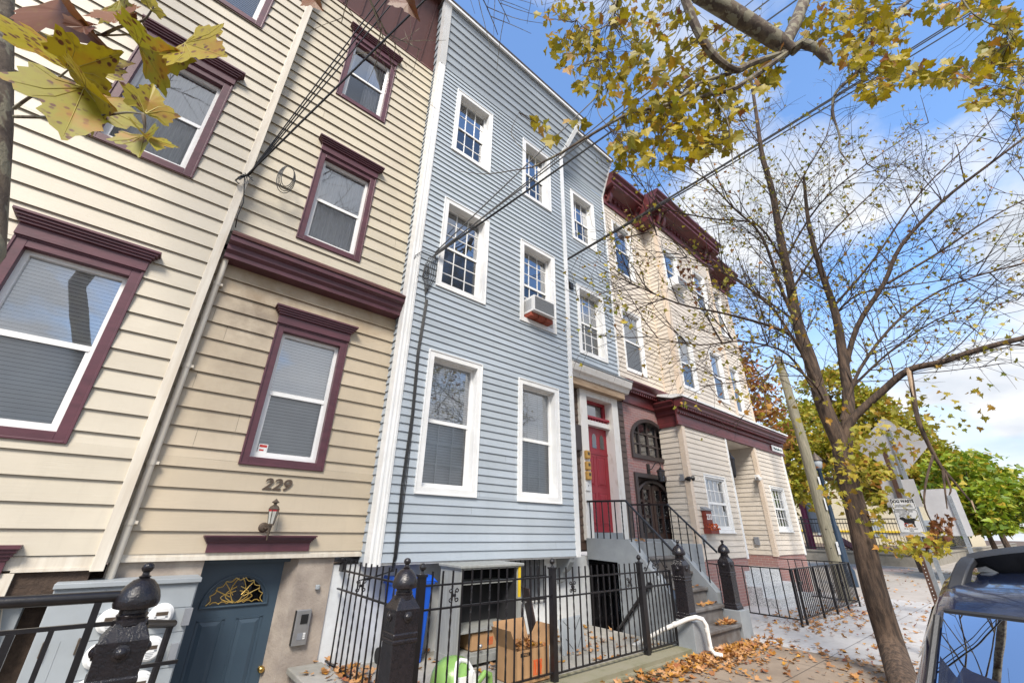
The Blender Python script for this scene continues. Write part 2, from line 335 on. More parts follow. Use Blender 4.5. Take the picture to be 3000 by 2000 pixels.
def ground_mat(name, c1, c2, sc_=1.2, joints=None, bs=.2, rough=.9):
    ma, N, L, b = new(name); v = pos(N, L)
    c = ramp(N, L, noise(N, L, v, sc_, 8, .65), [(.3, c2), (.7, c1)])
    c = mix(N, L, mth('MULTIPLY', ramp1(N, L, noise(N, L, v, 2.6, 7, .7), .5, .75), .45, nodes=N, links=L), c, tuple(x*.6 for x in c2))
    if joints:
        t = N.new("ShaderNodeTexBrick"); mp = N.new("ShaderNodeMapping"); mp.inputs['Location'].default_value = (joints[2], joints[3], 0); L.new(v, mp.inputs[0]); L.new(mp.outputs[0], t.inputs[0]); t.offset = 0
        for k, q in (('Scale', 1.0), ('Mortar Size', .007), ('Mortar Smooth', 0), ('Brick Width', joints[0]), ('Row Height', joints[1])): t.inputs[k].default_value = q
        c = mix(N, L, t.outputs['Fac'], c, tuple(x*.45 for x in c2)); 
    L.new(c, b.inputs['Base Color']); b.inputs['Roughness'].default_value = rough
    bump(N, L, noise(N, L, v, 45, 4), b, bs, .01)
    return ma
M['asphalt'] = ground_mat('asphalt', (.06, .06, .062), (.042, .042, .044))
M['oldwalk'] = ground_mat('old_brown_sidewalk', (.30, .235, .175), (.20, .155, .115), 1.5, (1.6, 1.6, .3, .55))
M['newwalk'] = ground_mat('new_concrete', (.52, .505, .49), (.40, .385, .37), .8, (3.0, 1.55, 1.5, .45), bs=.1)
M['plaza'] = ground_mat('plaza_concrete', (.42, .38, .34), (.32, .29, .25), .5, (2.5, 2.5, .2, .4), bs=.1)
M['areafloor'] = ground_mat('area_floor', (.40, .38, .35), (.26, .25, .21), 2.0)
M['mossy'] = ground_mat('mossy_concrete', (.30, .27, .20), (.13, .13, .065), 2.6)
M['earth'] = ground_mat('earth', (.14, .09, .055), (.09, .06, .04), 3)
M['conc'] = ground_mat('old_wall_concrete', (.32, .29, .24), (.20, .18, .145), 1.6)
# ------------------------------------------------------------------ setting
def struct(name, mb, mt, **k): return kind(mb.build(name, mt, **k), 'structure')
struct('ground', box(-400, 900, -400, 900, -2.2, -2.0), M['earth'])
struct('road', box(-60, 400, -9, .93, -.3, -.13), M['asphalt'])
mb = MB(); mb.box(-30, 6.2, .95, 3.6, -.3, 0); mb.box(6.2, 8.55, .95, 4.05, -.3, .0)
struct('sidewalk', mb, M['oldwalk'])
mb = MB(); mb.box(8.55, 17.2, .95, 5.39, -.3, .004); struct('new_sidewalk', mb, M['newwalk'])
mb = MB(); mb.box(17.2, 120, .95, 60, -.3, .0); struct('corner_paving', mb, M['plaza'])
struct('curb', box(-30, 17, .78, .95, -.3, .004), M['conc'])
# sunken entry in front of the tan house, front yard of the blue house
struct('sunken_entry_floor', box(-8, 1.82, 3.6, 7, -.95, -.78), M['areafloor'])
struct('yard_paving', box(2.0, 6.9, 4.28, 6.2, -.3, .08), M['areafloor'])
mb = MB(); mb.box(1.95, 6.86, 3.93, 4.28, -.28, .075); mb.box(1.95, 6.86, 3.86, 3.93, -.28, .03); struct('yard_edge_curb', mb, M['mossy'])
struct('paved_edge', box(1.9, 2.1, 3.6, 4.2, -.28, .02), M['areafloor'])
struct('brick_crossing_strip', box(30, 33, 5.2, 8.6, -.1, .004), M['basebrick'])
# ------------------------------------------------------------------ siding, windows
def FY(Y): return lambda u, d, z: (u, Y-d, z)
def FX(X): return lambda u, d, z: (X-d, u, z)           # wall that faces -X
def siding(mb, F, u0, u1, z0, z1, h, dep, holes=(), flat=0.0, seams=.3):
    if not callable(u0): c0 = u0; u0 = lambda z: c0
    if not callable(u1): c1 = u1; u1 = lambda z: c1
    n = int(math.ceil((z1-z0)/h-1e-6)); lp = min(.015, h*.065); rr = random.Random(int(z1*100))
    F0 = F; F = lambda u, d, z: F0(u, d+.0016*math.sin(u*1.7+z*3.1)+.001*math.sin(u*5.3+z*9.), z+.0015*math.sin(u*2.3+z*2.2))
    for i in range(n):
        za = z0+i*h; zb = min(za+h, z1)
        cuts = sorted({za, zb} | {z for q in holes for z in q[2:] if za+1e-4 < z < zb-1e-4})
        for a, b in zip(cuts, cuts[1:]):
            mid = (a+b)/2; iv = [(u0(mid), u1(mid), True)]
            for hx0, hx1, hz0, hz1 in holes:
                if hz0 < mid < hz1:
                    nx = []
                    for l, r, _ in iv:
                        if hx1 <= l or hx0 >= r: nx.append((l, r, True)); continue
                        if l < hx0: nx.append((l, hx0, True))
                        if r > hx1: nx.append((hx1, r, True))
                    iv = nx
            if seams and len(iv) and zb-za > .05:
                l, r, _ = max(iv, key=lambda q: q[1]-q[0]); cut = l+(r-l)*rr.uniform(.1, .9)
                if rr.random() < seams and r-l > .5: iv.remove((l, r, _)); iv += [(l, cut-.0015, True), (cut+.0015, r, True)]
            def D(z): 
                t = (z-za)/h
                return dep*(1-t) if t > flat else dep*(1-flat*.0)
            for l, r, _ in iv:
                la = u0(a) if abs(l-u0(mid)) < 1e-9 else l; lb = u0(b) if abs(l-u0(mid)) < 1e-9 else l
                ra = u1(a) if abs(r-u1(mid)) < 1e-9 else r; rb = u1(b) if abs(r-u1(mid)) < 1e-9 else r
                lo = a - (.007 if a == za else 0)
                mb.quad(F(la, D(a), lo), F(ra, D(a), lo), F(rb, D(b), b), F(lb, D(b), b))
                if a == za:
                    t = .004
                    mb.quad(F(la, D(a), lo), F(ra, D(a), lo), F(ra, D(a)-t, lo), F(la, D(a)-t, lo))
                    mb.quad(F(la, D(a)-t, lo), F(ra, D(a)-t, lo), F(ra, D(a)-t, a+lp), F(la, D(a)-t, a+lp))
                    mb.quad(F(la, D(a)-t, a+lp), F(ra, D(a)-t, a+lp), F(ra, 0, a+lp), F(la, 0, a+lp))
                if b == zb and zb < z1-1e-6: mb.quad(F(lb, 0, b), F(rb, 0, b), F(rb, 0, b+lp+.002), F(lb, 0, b+lp+.002))
    return mb
def slats(x0, x1, z0, z1, Y, step=.042):
    mb = MB(); z = z1
    while z > z0:
        mb.quad((x0, Y+.005, z), (x1, Y+.005, z), (x1, Y-.005, z-step*.97), (x0, Y-.005, z-step*.97)); z -= step
    return mb
def win(parent, x0, x1, z0, z1, Y, cw, cmat, proud=.025, reveal=.05, sash=.045, grid=None, hood=None, inner='blind', up='glass', low='screen', blind_to=None, smat='white', sill=False, name='window', meet=.5, gback=False, part=False):
    """casing outside x0..x1, z0..z1; the sash sits 'reveal' behind the wall face"""
    mb = MB()
    mb.box(x0, x0+cw, Y-proud, Y+reveal+.05, z0, z1); mb.box(x1-cw, x1, Y-proud, Y+reveal+.05, z0, z1)
    mb.box(x0+cw, x1-cw, Y-proud, Y+reveal+.05, z0, z0+cw); mb.box(x0+cw, x1-cw, Y-proud, Y+reveal+.05, z1-cw, z1)
    if proud > .012:   # raised back band round the casing
        e = .018
        mb.box(x0-.004, x0+e, Y-proud-.012, Y, z0-.004, z1+.004); mb.box(x1-e, x1+.004, Y-proud-.012, Y, z0-.004, z1+.004)
        mb.box(x0+e, x1-e, Y-proud-.012, Y, z0-.004, z0+e); mb.box(x0+e, x1-e, Y-proud-.012, Y, z1-e, z1+.004)
    if hood:
        hx0, hx1, ht = hood; e = (hx1-hx0-(x1-x0))/2
        zf = z1; H = ht-zf
        mb.box(x0-.01, x1+.01, Y-proud-.03, Y, zf, zf+H*.52)
        for k in range(4):
            t = (k+1)/4; mb.box(x0-e*t, x1+e*t, Y-proud-.04-.075*t, Y, zf+H*(.52+.12*k), zf+H*(.52+.12*(k+1)))
    if sill: mb.box(x0-.03, x1+.03, Y-proud-.03, Y, z0-.03, z0)
    wd = mb.build(name, cmat, parent, bevel=.004)
    a0, a1, b0, b1 = x0+cw, x1-cw, z0+cw, z1-cw; ys = Y+reveal
    zm = b0+(b1-b0)*meet; s = sash
    mb = MB()
    mb.box(a0, a0+s, ys-.01, ys+.06, b0, b1); mb.box(a1-s, a1, ys-.01, ys+.06, b0, b1); mb.box(a0+s, a1-s, ys-.01, ys+.06, b1-s, b1); mb.box(a0+s, a1-s, ys-.01, ys+.06, b0, b0+s)
    mb.box(a0+s, a1-s, ys, ys+.05, zm-.03, zm+.02)
    mb.box(a0+s, a1-s, ys-.014, ys, zm-.042, zm-.02)
    for e in (a0+s, a1-s-.022): mb.box(e, e+.022, ys-.004, ys+.03, b0+s, zm-.03)
    mb.box(a0+s+.022, a1-s-.022, ys-.004, ys+.03, b0+s, b0+s+.03)
    if grid:
        nx, ny = grid
        for (q0, q1, yb) in ((b0+s, zm-.03, ys+.001), (zm+.02, b1-s, ys+.019)):
            if gback: yb += .016
            for i in range(1, nx): xx = a0+s+(a1-a0-2*s)*i/nx; mb.box(xx-.009, xx+.009, yb, yb+.012, q0, q1)
            for j in range(1, ny): zz = q0+(q1-q0)*j/ny; mb.box(a0+s, a1-s, yb+.001, yb+.011, zz-.009, zz+.009)
    mb.build('sash', M[smat], wd)
    MB().quad((a0+s, ys+.03, zm+.02), (a1-s, ys+.03, zm+.02), (a1-s, ys+.03, b1-s), (a0+s, ys+.03, b1-s)).build('upper_pane', M[up], wd)
    MB().quad((a0+s, ys+.012, b0+s), (a1-s, ys+.012, b0+s), (a1-s, ys+.012, zm-.03), (a0+s, ys+.012, zm-.03)).build('lower_pane', M[low], wd)
    if inner == 'blind': slats(a0+s*.5, a1-s*.5, blind_to or b0, b1, ys+.075).build('blind', M['blind'], wd)
    if inner == 'curtain':
        mb = MB(); n = 46; pts = [(a0+(a1-a0)*i/n, ys+.10+.02*math.sin(i*1.7)+.01*math.sin(i*.6)) for i in range(n+1)]
        for (p, q), (p2, q2) in zip(pts, pts[1:]):
            if part and .12 < (p-a0)/(a1-a0) < .5: continue
            mb.quad((p, q, b0), (p2, q2, b0), (p2, q2, b1), (p, q, b1))
        mb.build('curtain', M['curtain'], wd)
    d = .7; mb = MB()
    mb.quad((a0, ys+d, b0), (a1, ys+d, b0), (a1, ys+d, b1), (a0, ys+d, b1)); mb.quad((a0, ys+.06, b0), (a0, ys+d, b0), (a0, ys+d, b1), (a0, ys+.06, b1)); mb.quad((a1, ys+.06, b0), (a1, ys+d, b0), (a1, ys+d, b1), (a1, ys+.06, b1))
    mb.quad((a0, ys+.06, b0), (a1, ys+.06, b0), (a1, ys+d, b0), (a0, ys+d, b0)); mb.quad((a0, ys+.06, b1), (a1, ys+.06, b1), (a1, ys+d, b1), (a0, ys+d, b1))
    mb.build('room', M['room' if inner else 'dark'], wd)
    return wd
def hole(x0, x1, z0, z1, e=.02): return (x0+e, x1-e, z0+e, z1-e)
# ------------------------------------------------------------------ cream house at the left edge
YA, YC, YB, YI = 5.85, 6.0, 5.7, 6.05
A = thing('cream_row_house', (-3, YA, 0), 'cream clapboard row house with plum window frames at the left edge of the row', 'house')
HA = [(-1.69, -.674, 2.32, 4.27), (-1.67, -.632, 5.74, 7.57), (-1.66, -.605, 9.03, 10.85), (-4.2, -3.1, 2.32, 4.27), (-4.2, -3.1, 5.74, 7.57), (-4.2, -3.1, 9.03, 10.85)]
mb = siding(MB(), FY(YA), -6.5, -.147, 1.37, 13, .2185, .026, [hole(*q) for q in HA]); mb.build('wall', M['cream'], A)
mb = MB(); mb.box(-6.5, -.147, YA+.0, YA+.25, 1.25, 1.36); mb.box(-.62, -.147, YA-.012, YA, 1.262, 1.355); mb.box(-.66, -.147, YA-.02, YA+.02, 1.235, 1.262); mb.build('bottom_trim', M['offwhite'], A)
mb = MB(); mb.box(-.16, -.062, YA-.034, YA+.0, 1.225, 13); mb.box(-.075, -.062, YA, YC+.03, 1.225, 13); mb.build('corner_board', M['offwhite'], A, bevel=.003)
box(-6.5, -.08, YA+.3, 12, 1.3, 13).build('house_core', M['room'], A)
for i, q in enumerate(HA):
    win(A, *q, YA, .10, M['purple'], .03, .06, hood=(q[0]-.085, q[1]+.085, q[3]+.25), inner=('blind', 'curtain', 'blind')[i % 3], blind_to=None)
mb = MB()
for k in range(4): mb.box(-1.6, -.70+.015*k, YA-.05-.02*k, YA, 1.33+.03*k, 1.36+.03*k)
mb.box(-1.6, -.71, YA-.04, YA, 1.22, 1.33); mb.build('door_header', M['purple'], A)
mb = MB(); mb.box(-.74, -.63, YA-.02, YA+.15, -.8, 1.23); mb.build('door_casing', M['offwhite'], A)
box(-6.5, -.05, YC+.1, YC+.3, -.9, 1.25).build('basement_wall', M['shadestucco'], A)
box(-.63, -.15, YA+.02, YA+.12, 1.0, 1.235).build('lintel', M['shadestucco'], A)
# ------------------------------------------------------------------ tan house numbered 229
B = thing('tan_row_house', (1.2, YC, 0), 'weathered tan clapboard house with plum mid cornice, slate blue door and number 229', 'house')
H2 = [(.79, 1.76, 2.30, 4.17), (.715, 1.69, 5.59, 7.41), (.69, 1.63, 8.83, 10.56)]
Z5 = 4.80
siding(MB(), FY(YC), -.062, 2.475, 1.36, 5.0, .2165, .026, [hole(*H2[0])]).build('wall', M['cream229'], B)
siding(MB(), FY(YC), -.062, 2.475, 5.08, 11.28, .2165, .026, [hole(*q) for q in H2[1:]]).build('upper_wall', M['cream229up'], B)
box(-.05, 2.46, YC+.3, 12, 1.3, 12).build('house_core', M['room'], B)
mb = MB(); mb.box(-.06, 2.47, YC-.03, YC+.2, 1.285, 1.325); mb.box(-.06, 2.47, YC-.018, YC+.2, 1.325, 1.36); mb.build('bottom_trim', M['offwhite'], B)
for q, inn in zip(H2, ('blind', 'curtain', 'curtain')):
    win(B, *q, YC, .095, M['purple'], .03, .06, hood=(q[0]-.09, q[1]+.075, q[3]+.24), inner=inn, part=q[2] > 8)
# mid cornice
prof = [(0, 4.80), (.20, 4.80), (.20, 4.86), (.24, 4.90), (.24, 4.97), (.31, 5.0), (.31, 5.07), (0, 5.06)]
MB().prism(prof, lambda p, q, t: (t, YC-p, q), -.03, 2.44).build('cornice', M['purple'], B)
mb = MB(); mb.prism([(0, 5.075), (.33, 5.075), (.33, 5.11), (0, 5.34)], lambda p, q, t: (t, YC-p, q), -.03, 2.44)
mb.build('cornice_roof', M['roofred'], B)
# flared metal top
FLB = lambda u, d, t: (u, YC-.02-.5*t-d, 11.28+1.5*t)
mb = MB(); mb.quad(FLB(-.06, 0, 0), FLB(2.47, 0, 0), FLB(2.47, 0, 1), FLB(-.06, 0, 1)); 
mb.box(-.06, 2.47, YC-.03, YC, 11.255, 11.29)
for k in range(8):
    u = .02+k*.345
    for a_, b_ in ((0, .025),): mb.quad(FLB(u, .02, 0), FLB(u+b_, .02, 0), FLB(u+b_, .02, 1), FLB(u, .02, 1)); mb.quad(FLB(u, 0, 0), FLB(u, .02, 0), FLB(u, .02, 1), FLB(u, 0, 1)); mb.quad(FLB(u+b_, 0, 0), FLB(u+b_, .02, 0), FLB(u+b_, .02, 1), FLB(u+b_, 0, 1))
mb.build('metal_fascia', M['brownmetal'], B)
box(-.06, 2.47, 5.3, 12, 12.78, 12.9).build('roof', M['roofred'], B)
# lower stucco wall with door reveal
mb = MB(); mb.box(-.05, .74, YC+.03, YC+.5, -.9, 1.285); mb.box(1.71, 2.135, YC+.03, YC+.5, -.9, 1.285)
mb.quad((1.71, YC+.031, -.9), (1.6, YC+.26, -.9), (1.6, YC+.26, 1.28), (1.71, YC+.031, 1.28)); mb.build('basement_wall', M['stucco'], B)
mb = MB(); mb.box(.74, .77, YC+.16, YC+.34, -.8, 1.285); mb.box(1.655, 1.70, YC+.16, YC+.34, -.8, 1.285); mb.box(.77, 1.655, YC+.16, YC+.34, 1.235, 1.285); mb.build('door_frame', M['door_blue'], B)
yd = YC+.25
mb = MB(); mb.box(.77, 1.655, yd, yd+.05, -.8, 1.235)
def panel(mb, x0, x1, z0, z1, y, e=.03, d=.012):
    mb.box(x0-.015, x1+.015, y-.006, y, z0-.015, z0+.008); mb.box(x0-.015, x1+.015, y-.006, y, z1-.008, z1+.015); mb.box(x0-.015, x0+.008, y-.006, y, z0, z1); mb.box(x1-.008, x1+.015, y-.006, y, z0, z1)
    i = len(mb.v); mb.v += [(x0+.01, y, z0+.01), (x1-.01, y, z0+.01), (x1-.01, y, z1-.01), (x0+.01, y, z1-.01), (x0+e+.02, y-d, z0+e+.02), (x1-e-.02, y-d, z0+e+.02), (x1-e-.02, y-d, z1-e-.02), (x0+e+.02, y-d, z1-e-.02)]
    for k in range(4): mb.f.append((i+k, i+(k+1) % 4, i+4+(k+1) % 4, i+4+k)); mb.m.append(0)
    mb.f.append((i+4, i+5, i+6, i+7)); mb.m.append(0)
panel(mb, .865, 1.095, -.05, .675, yd); panel(mb, 1.24, 1.475, -.05, .672, yd); panel(mb, .865, 1.095, -.7, -.15, yd); panel(mb, 1.24, 1.475, -.7, -.15, yd)
cx, cz, rx, rz = 1.17, .80, .33, .31
pts = [(cx+rx*math.cos(R(a)), yd-.01, cz+rz*math.sin(R(a))) for a in range(0, 181, 10)]; mb.tube(pts+[(cx-rx, yd-.01, cz), (cx+rx, yd-.01, cz)], .012, 6)
door = mb.build('door', M['door_blue'], B)
mb = MB(); r2 = .85; fan = [(cx+rx*r2*math.cos(R(a)), yd-.006, cz+.02+rz*r2*math.sin(R(a))) for a in range(0, 181, 9)]; mb.quad(*fan); mb.build('fanlight', M['darkglass'], door)
mb = MB()
arc = lambda t, k=1: (cx+rx*r2*k*math.cos(t), yd-.012, cz+.02+rz*r2*k*math.sin(t))
for k in range(9):   # scalloped came round the edge
    a, b_ = math.pi*k/9, math.pi*(k+1)/9; mb.tube([arc(a+(b_-a)*j/4, 1-.11*math.sin(math.pi*j/4)) for j in range(5)], .005, 5)
for a in (35, 58, 122, 145): mb.tube([arc(R(a), .96), arc(R(90+(a-90)*.75), .36)], .005, 5)
for s in (-1, 1):
    for wdt, ht in ((.055, .80), (.10, .52), (.14, .38)): mb.tube([(cx+s*rx*(.06+wdt*3*math.sin(math.pi*j/6)), yd-.012, cz+.03+rz*ht*j/6) for j in range(7)], .005, 5)
for k in range(6):
    a, b_ = cx-rx*.75+rx*1.5*k/6, cx-rx*.75+rx*1.5*(k+1)/6; mb.tube([(a+(b_-a)*j/3, yd-.012, cz+.03+.02*math.sin(math.pi*j/3)) for j in range(4)], .005, 5)
mb.build('leaded_came', M['gold'], door)
mb = MB(); mb.lathe((1.59, yd, .16), [(.03, 0), (.03, .008), (.012, .012), (.012, .03), (.03, .04), (.034, .055), (.024, .07), (0.004, .074)], 16, axis=Vector((0, -1, 0))); mb.build('knob', M['brass'], door, smooth=True)
mb = MB(); mb.prism([(0, 0), (.045, 0), (.045, .17)] + [(.05, .17), (.06, .20), (.075, .23), (.08, .26), (.095, .285), (.10, .30), (0, .30)][0:], lambda p, q, t: (t, YC-p, 1.36+q*.52), .712, 1.775)
mb.build('door_header', M['purple'], B)
mb = MB()
for k in range(5): mb.box(.70-.011*k, 1.785+.011*k, YC-.05-.016*k, YC, 1.45+.016*k, 1.466+.016*k)
mb.build('door_cornice', M['purple'], B)
text('house_number', '229', .185, (1.255, YC-.03, 2.09), pmat('brown_digits', (.09, .06, .04), .6, bs=0), B, shear=.2, sx=1.12, depth=.004, bold=.003)
# drainpipe in the corner
mb = MB(); xs = .005
mb.tube([(.0, YC-.10, 4.86), (.005, YC-.09, 4.6), (.0, YC-.07, 4.4), (.0, YC-.07, 1.13)], .036, 12)
for z in (4.42, 3.3, 2.2, 1.62): mb.tube([(.0, YC-.07, z), (.0, YC-.07, z+.05)], .042, 12); mb.box(.03, .065, YC-.085, YC, z+.01, z+.04)
mb.build('drainpipe', M['offwhite'], B, smooth='auto')
# ------------------------------------------------------------------ blue house
D_ = thing('blue_row_house', (5.5, YB, 0), 'blue vinyl sided row house with white framed grid windows and a red front door', 'house')
XL, XR, XE = 2.47, 6.46, 8.73
HB = [(2.975, 4.063, 2.085, 4.325, (3, 3), 'blind'), (4.925, 6.018, 2.08, 4.30, (3, 3), 'blind'), (2.96, 4.05, 5.555, 7.59, (3, 3), None), (4.945, 6.01, 5.55, 7.60, (3, 3), None), (2.985, 4.0, 8.92, 10.84, (3, 2), None), (4.985, 5.955, 8.95, 10.85, (3, 2), None)]
HI_ = [(7.16, 8.19, 9.0, 10.80, (3, 2), None), (7.2, 8.28, 5.57, 7.55, (3, 3), 'blind')]
K0 = 11.25
h5 = .1222
holes = [hole(*q[:4]) for q in HB]
siding(MB(), FY(YB), XL+.12, XR, 1.225, K0, h5, .020, holes).build('bay_wall', M['blue'], D_)
siding(MB(), FX(XL), YB+.12, YC+.02, 1.225, K0, h5, .020).build('bay_side_wall', M['blue'], D_)
siding(MB(), FY(YI), XR, XE, 5.25, K0+.2, h5, .020, [hole(*q[:4]) for q in HI_]).build('entry_wall', M['blue'], D_)
box(XL+.02, XR-.02, YB+.25, 12, 1.24, 12.6).build('house_core', M['room'], D_)
box(XR-.02, XE, YI+.4, 12, 1.24, 12.6).build('entry_core', M['room'], D_)
# flared top tier
d5, zt = .5, 12.68
fl = lambda z: (z-0)
FB = lambda u, d, t: (u, YB-d5*t/1.43-d, K0+t)
siding(MB(), FB, lambda t: XL-.26*t/1.43, lambda t: XR+.44*t/1.43, 0, 1.43, .165, .02).build('flared_top', M['blue'], D_)
FB2 = lambda u, d, t: (u, YI-d5*t/1.2-d, K0+.2+t)
siding(MB(), FB2, lambda t: XR+.02, XE-.02, 0, 1.2, .165, .02).build('flared_entry_top', M['blue'], D_)
FS = lambda u, d, t: (XL-.26*t/1.43-d, u, K0+t)
siding(MB(), FS, lambda t: YB+.05-d5*t/1.43, 6.6, 0, 1.43, .165, .02).build('flared_side', M['blue'], D_)
mb = MB()
P0, P1 = Vector((XR, YB, K0)), Vector((XR+.44, YB-d5, zt)); mb.quad((XR, YB, K0), P1, (XR+.44, YI-.3, zt), (XR, YI, K0)); mb.build('flared_return', M['blue'], D_)
def vbar(mb, P, Q, w_, dvec): pass
mb = MB()
mb.box(XL-.03, XL+.135, YB-.032, YB, 1.18, K0); mb.box(XL-.03, XL+.004, YB, YB+.13, 1.18, K0)      # corner post, L shaped, fluted
for e in (.012, .08, .118): mb.box(XL-.025+e, XL-.005+e, YB-.042, YB-.032, 1.18, K0)
def beam(mb, p, q, sx, sy):
    i = len(mb.v)
    for c in (p, q): mb.v += [(c[0]+a*sx, c[1]+b*sy, c[2]) for a, b in ((0, 0), (1, 0), (1, 1), (0, 1))]
    for f in ((0,1,2,3),(4,5,6,7),(0,1,5,4),(1,2,6,5),(2,3,7,6),(3,0,4,7)): mb.f.append(tuple(i+k for k in f)); mb.m.append(0)
beam(mb, (XL-.03, YB-.042, K0), (XL-.29, YB-d5-.042, zt+.02), .165, .16)
mb.build('corner_post', M['white'], D_)
mb = MB(); mb.box(XR-.10, XR+.02, YB-.03, YI, 1.2, K0); beam(mb, (XR-.10, YB-.04, K0), (XR+.34, YB-d5-.05, zt+.02), .12, .1); mb.build('corner_trim', M['white'], D_)
mb = MB(); mb.box(XE-.03, XE+.02, YI-.03, YI+.02, 4.9, K0+.2); beam(mb, (XE-.03, YI-.03, K0+.2), (XE-.03, YI-d5-.03, zt+.02), .05, .05); mb.build('edge_trim', M['white'], D_)
mb = MB(); mb.box(XL-.32, XR+.46, YB-d5-.06, 12, zt, zt+.05); mb.box(XR+.46, XE+.02, YI-d5-.06, 12, zt-.02, zt+.03); mb.build('roof', M['frame_brown'], D_)
mb = MB(); mb.box(XL-.31, XR+.45, YB-d5-.045, YB-d5-.0, zt-.09, zt); mb.box(XR+.45, XE+.02, YI-d5-.045, YI-d5, zt-.1, zt-.02); mb.build('roof_edge_trim', M['white'], D_)
BW = []
for q in HB: BW.append(win(D_, *q[:4], YB, .105, M['white'], .028, .13, .035, grid=q[4], inner=q[5], gback=q[3] < 5))
for q in HI_: win(D_, *q[:4], YI, .105, M['white'], .028, .13, .035, grid=q[4], inner=q[5])
mb = MB(); mb.box(XL, XR, YB-.0, YI+.02, 1.19, 1.222); mb.build('bay_soffit', M['dirtywhite'], D_)
mb = MB(); mb.box(2.14, 4.9, YI+.0, YI+.3, -.4, 1.19); mb.box(5.9, 7.13, YI+.0, YI+.3, -.4, 1.19); mb.box(4.9, 5.9, YI+.0, YI+.3, -.4, .55); mb.box(8.1, 8.6, YI, YI+.3, -.9, 1.19); mb.build('basement_wall', M['whitewall'], D_)
mb = MB(); mb.box(4.9, 5.9, YI+.16, YI+.2, .55, 1.19); bwn = mb.build('basement_window', M['grey'], D_)
mb = MB()
for k in range(9): mb.box(4.95+k*.11, 4.965+k*.11, YI-.06, YI-.045, .5, 1.185)
for z in (.55, .9): mb.box(4.9, 5.9, YI-.062, YI-.043, z, z+.02)
mb.build('window_bars', M['iron'], bwn)
# entrance: hood, casing, transom, red door
mb = MB(); mb.prism([(0, 4.78), (.26, 4.78), (.30, 4.86), (.36, 4.90), (.40, 5.02), (.40, 5.06), (0, 5.06)], lambda p, q, t: (t, YI-p, q), XR+.03, 8.70)
mb.build('door_hood', M['dirtywhite'], D_)
MB().prism([(0, 5.065), (.42, 5.065), (.42, 5.09), (0, 5.30)], lambda p, q, t: (t, YI-p, q), XR+.03, 8.72).build('hood_roof', M['greystone'], D_)
box(XR+.02, 8.55, YI-.24, YI+.02, 4.62, 4.775).build('hood_soffit', M['tanwood'], D_)
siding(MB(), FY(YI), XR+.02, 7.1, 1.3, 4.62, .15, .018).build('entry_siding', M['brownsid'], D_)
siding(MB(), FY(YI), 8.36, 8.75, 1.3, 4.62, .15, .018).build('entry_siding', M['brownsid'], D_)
mb = MB(); yf = YI-.09
mb.box(7.02, 7.25, yf, yf+.30, 1.47, 4.66); mb.box(8.19, 8.42, yf, yf+.30, 1.47, 4.66); mb.box(7.25, 8.19, yf, yf+.30, 4.48, 4.66)
mb.box(7.25, 8.19, YI+.02, YI+.22, 3.86, 3.97); mb.build('door_casing', M['dirtywhite'], D_, bevel=.004)
mb = MB(); mb.box(7.25, 8.19, YI-.1, YI+.25, 1.47, 1.61); mb.build('threshold', M['greystone'], D_)
yd2 = YI+.14
mb = MB(); mb.box(7.25, 8.19, yd2+.01, yd2+.05, 1.615, 3.86)
for x0, x1 in ((7.37, 7.66), (7.78, 8.07)): panel(mb, x0, x1, 2.55, 3.18, yd2+.01); panel(mb, x0, x1, 1.75, 2.4, yd2+.01)
mb.box(7.25, 8.19, yd2-.0, yd2+.01, 3.24, 3.30)
rd = mb.build('red_door', M['door_red'], D_)
mb = MB()
for k in range(3):
    c = 7.44+.28*k; mb.quad(*[(c+.075*math.cos(R(a)), yd2+.004, 3.62+.09*math.sin(R(a))) for a in range(0, 181, 20)], (c-.075, yd2+.004, 3.38), (c+.075, yd2+.004, 3.38))
mb.build('door_lights', M['darkglass'], rd)
mb = MB(); mb.box(7.25, 7.33, yd2-.01, yd2+.05, 3.97, 4.48); mb.box(8.11, 8.19, yd2-.01, yd2+.05, 3.97, 4.48); mb.box(7.33, 8.11, yd2-.01, yd2+.05, 4.41, 4.48); mb.box(7.33, 8.11, yd2-.01, yd2+.05, 3.97, 4.06)
mb.box(7.25, 8.21, yd2-.12, yd2-.01, 4.03, 4.08); mb.box(7.25, 8.19, yd2-.05, yd2-.01, 3.93, 4.03)
for k in range(9): mb.box(7.28+k*.1, 7.33+k*.1, yd2-.09, yd2-.05, 3.955, 4.03)
tr = mb.build('transom', M['door_red'], D_)
MB().quad((7.33, yd2+.03, 4.06), (8.11, yd2+.03, 4.06), (8.11, yd2+.03, 4.41), (7.33, yd2+.03, 4.41)).build('transom_pane', M['glass'], tr)
box(7.3, 8.15, yd2+.3, yd2+.34, 3.9, 4.5).build('transom_curtain', M['curtain'], tr)
# barred basement gate under the landing
mb = MB(); mb.box(7.13, 8.10, YI+.2, YI+.3, -.9, 1.1); gb = mb.build('basement_door', M['dark'], D_)
mb = MB()
for k in range(11): mb.box(7.16+k*.09, 7.185+k*.09, YI+.02, YI+.045, -.8, 1.07)
for z in (1.05, .1, .5, -.6): mb.box(7.13, 8.1, YI+.015, YI+.05, z-.03, z+.03)
mb.box(7.13, 8.1, YI+.02, YI+.04, -.8, .1); mb.build('security_gate', M['iron'], gb)
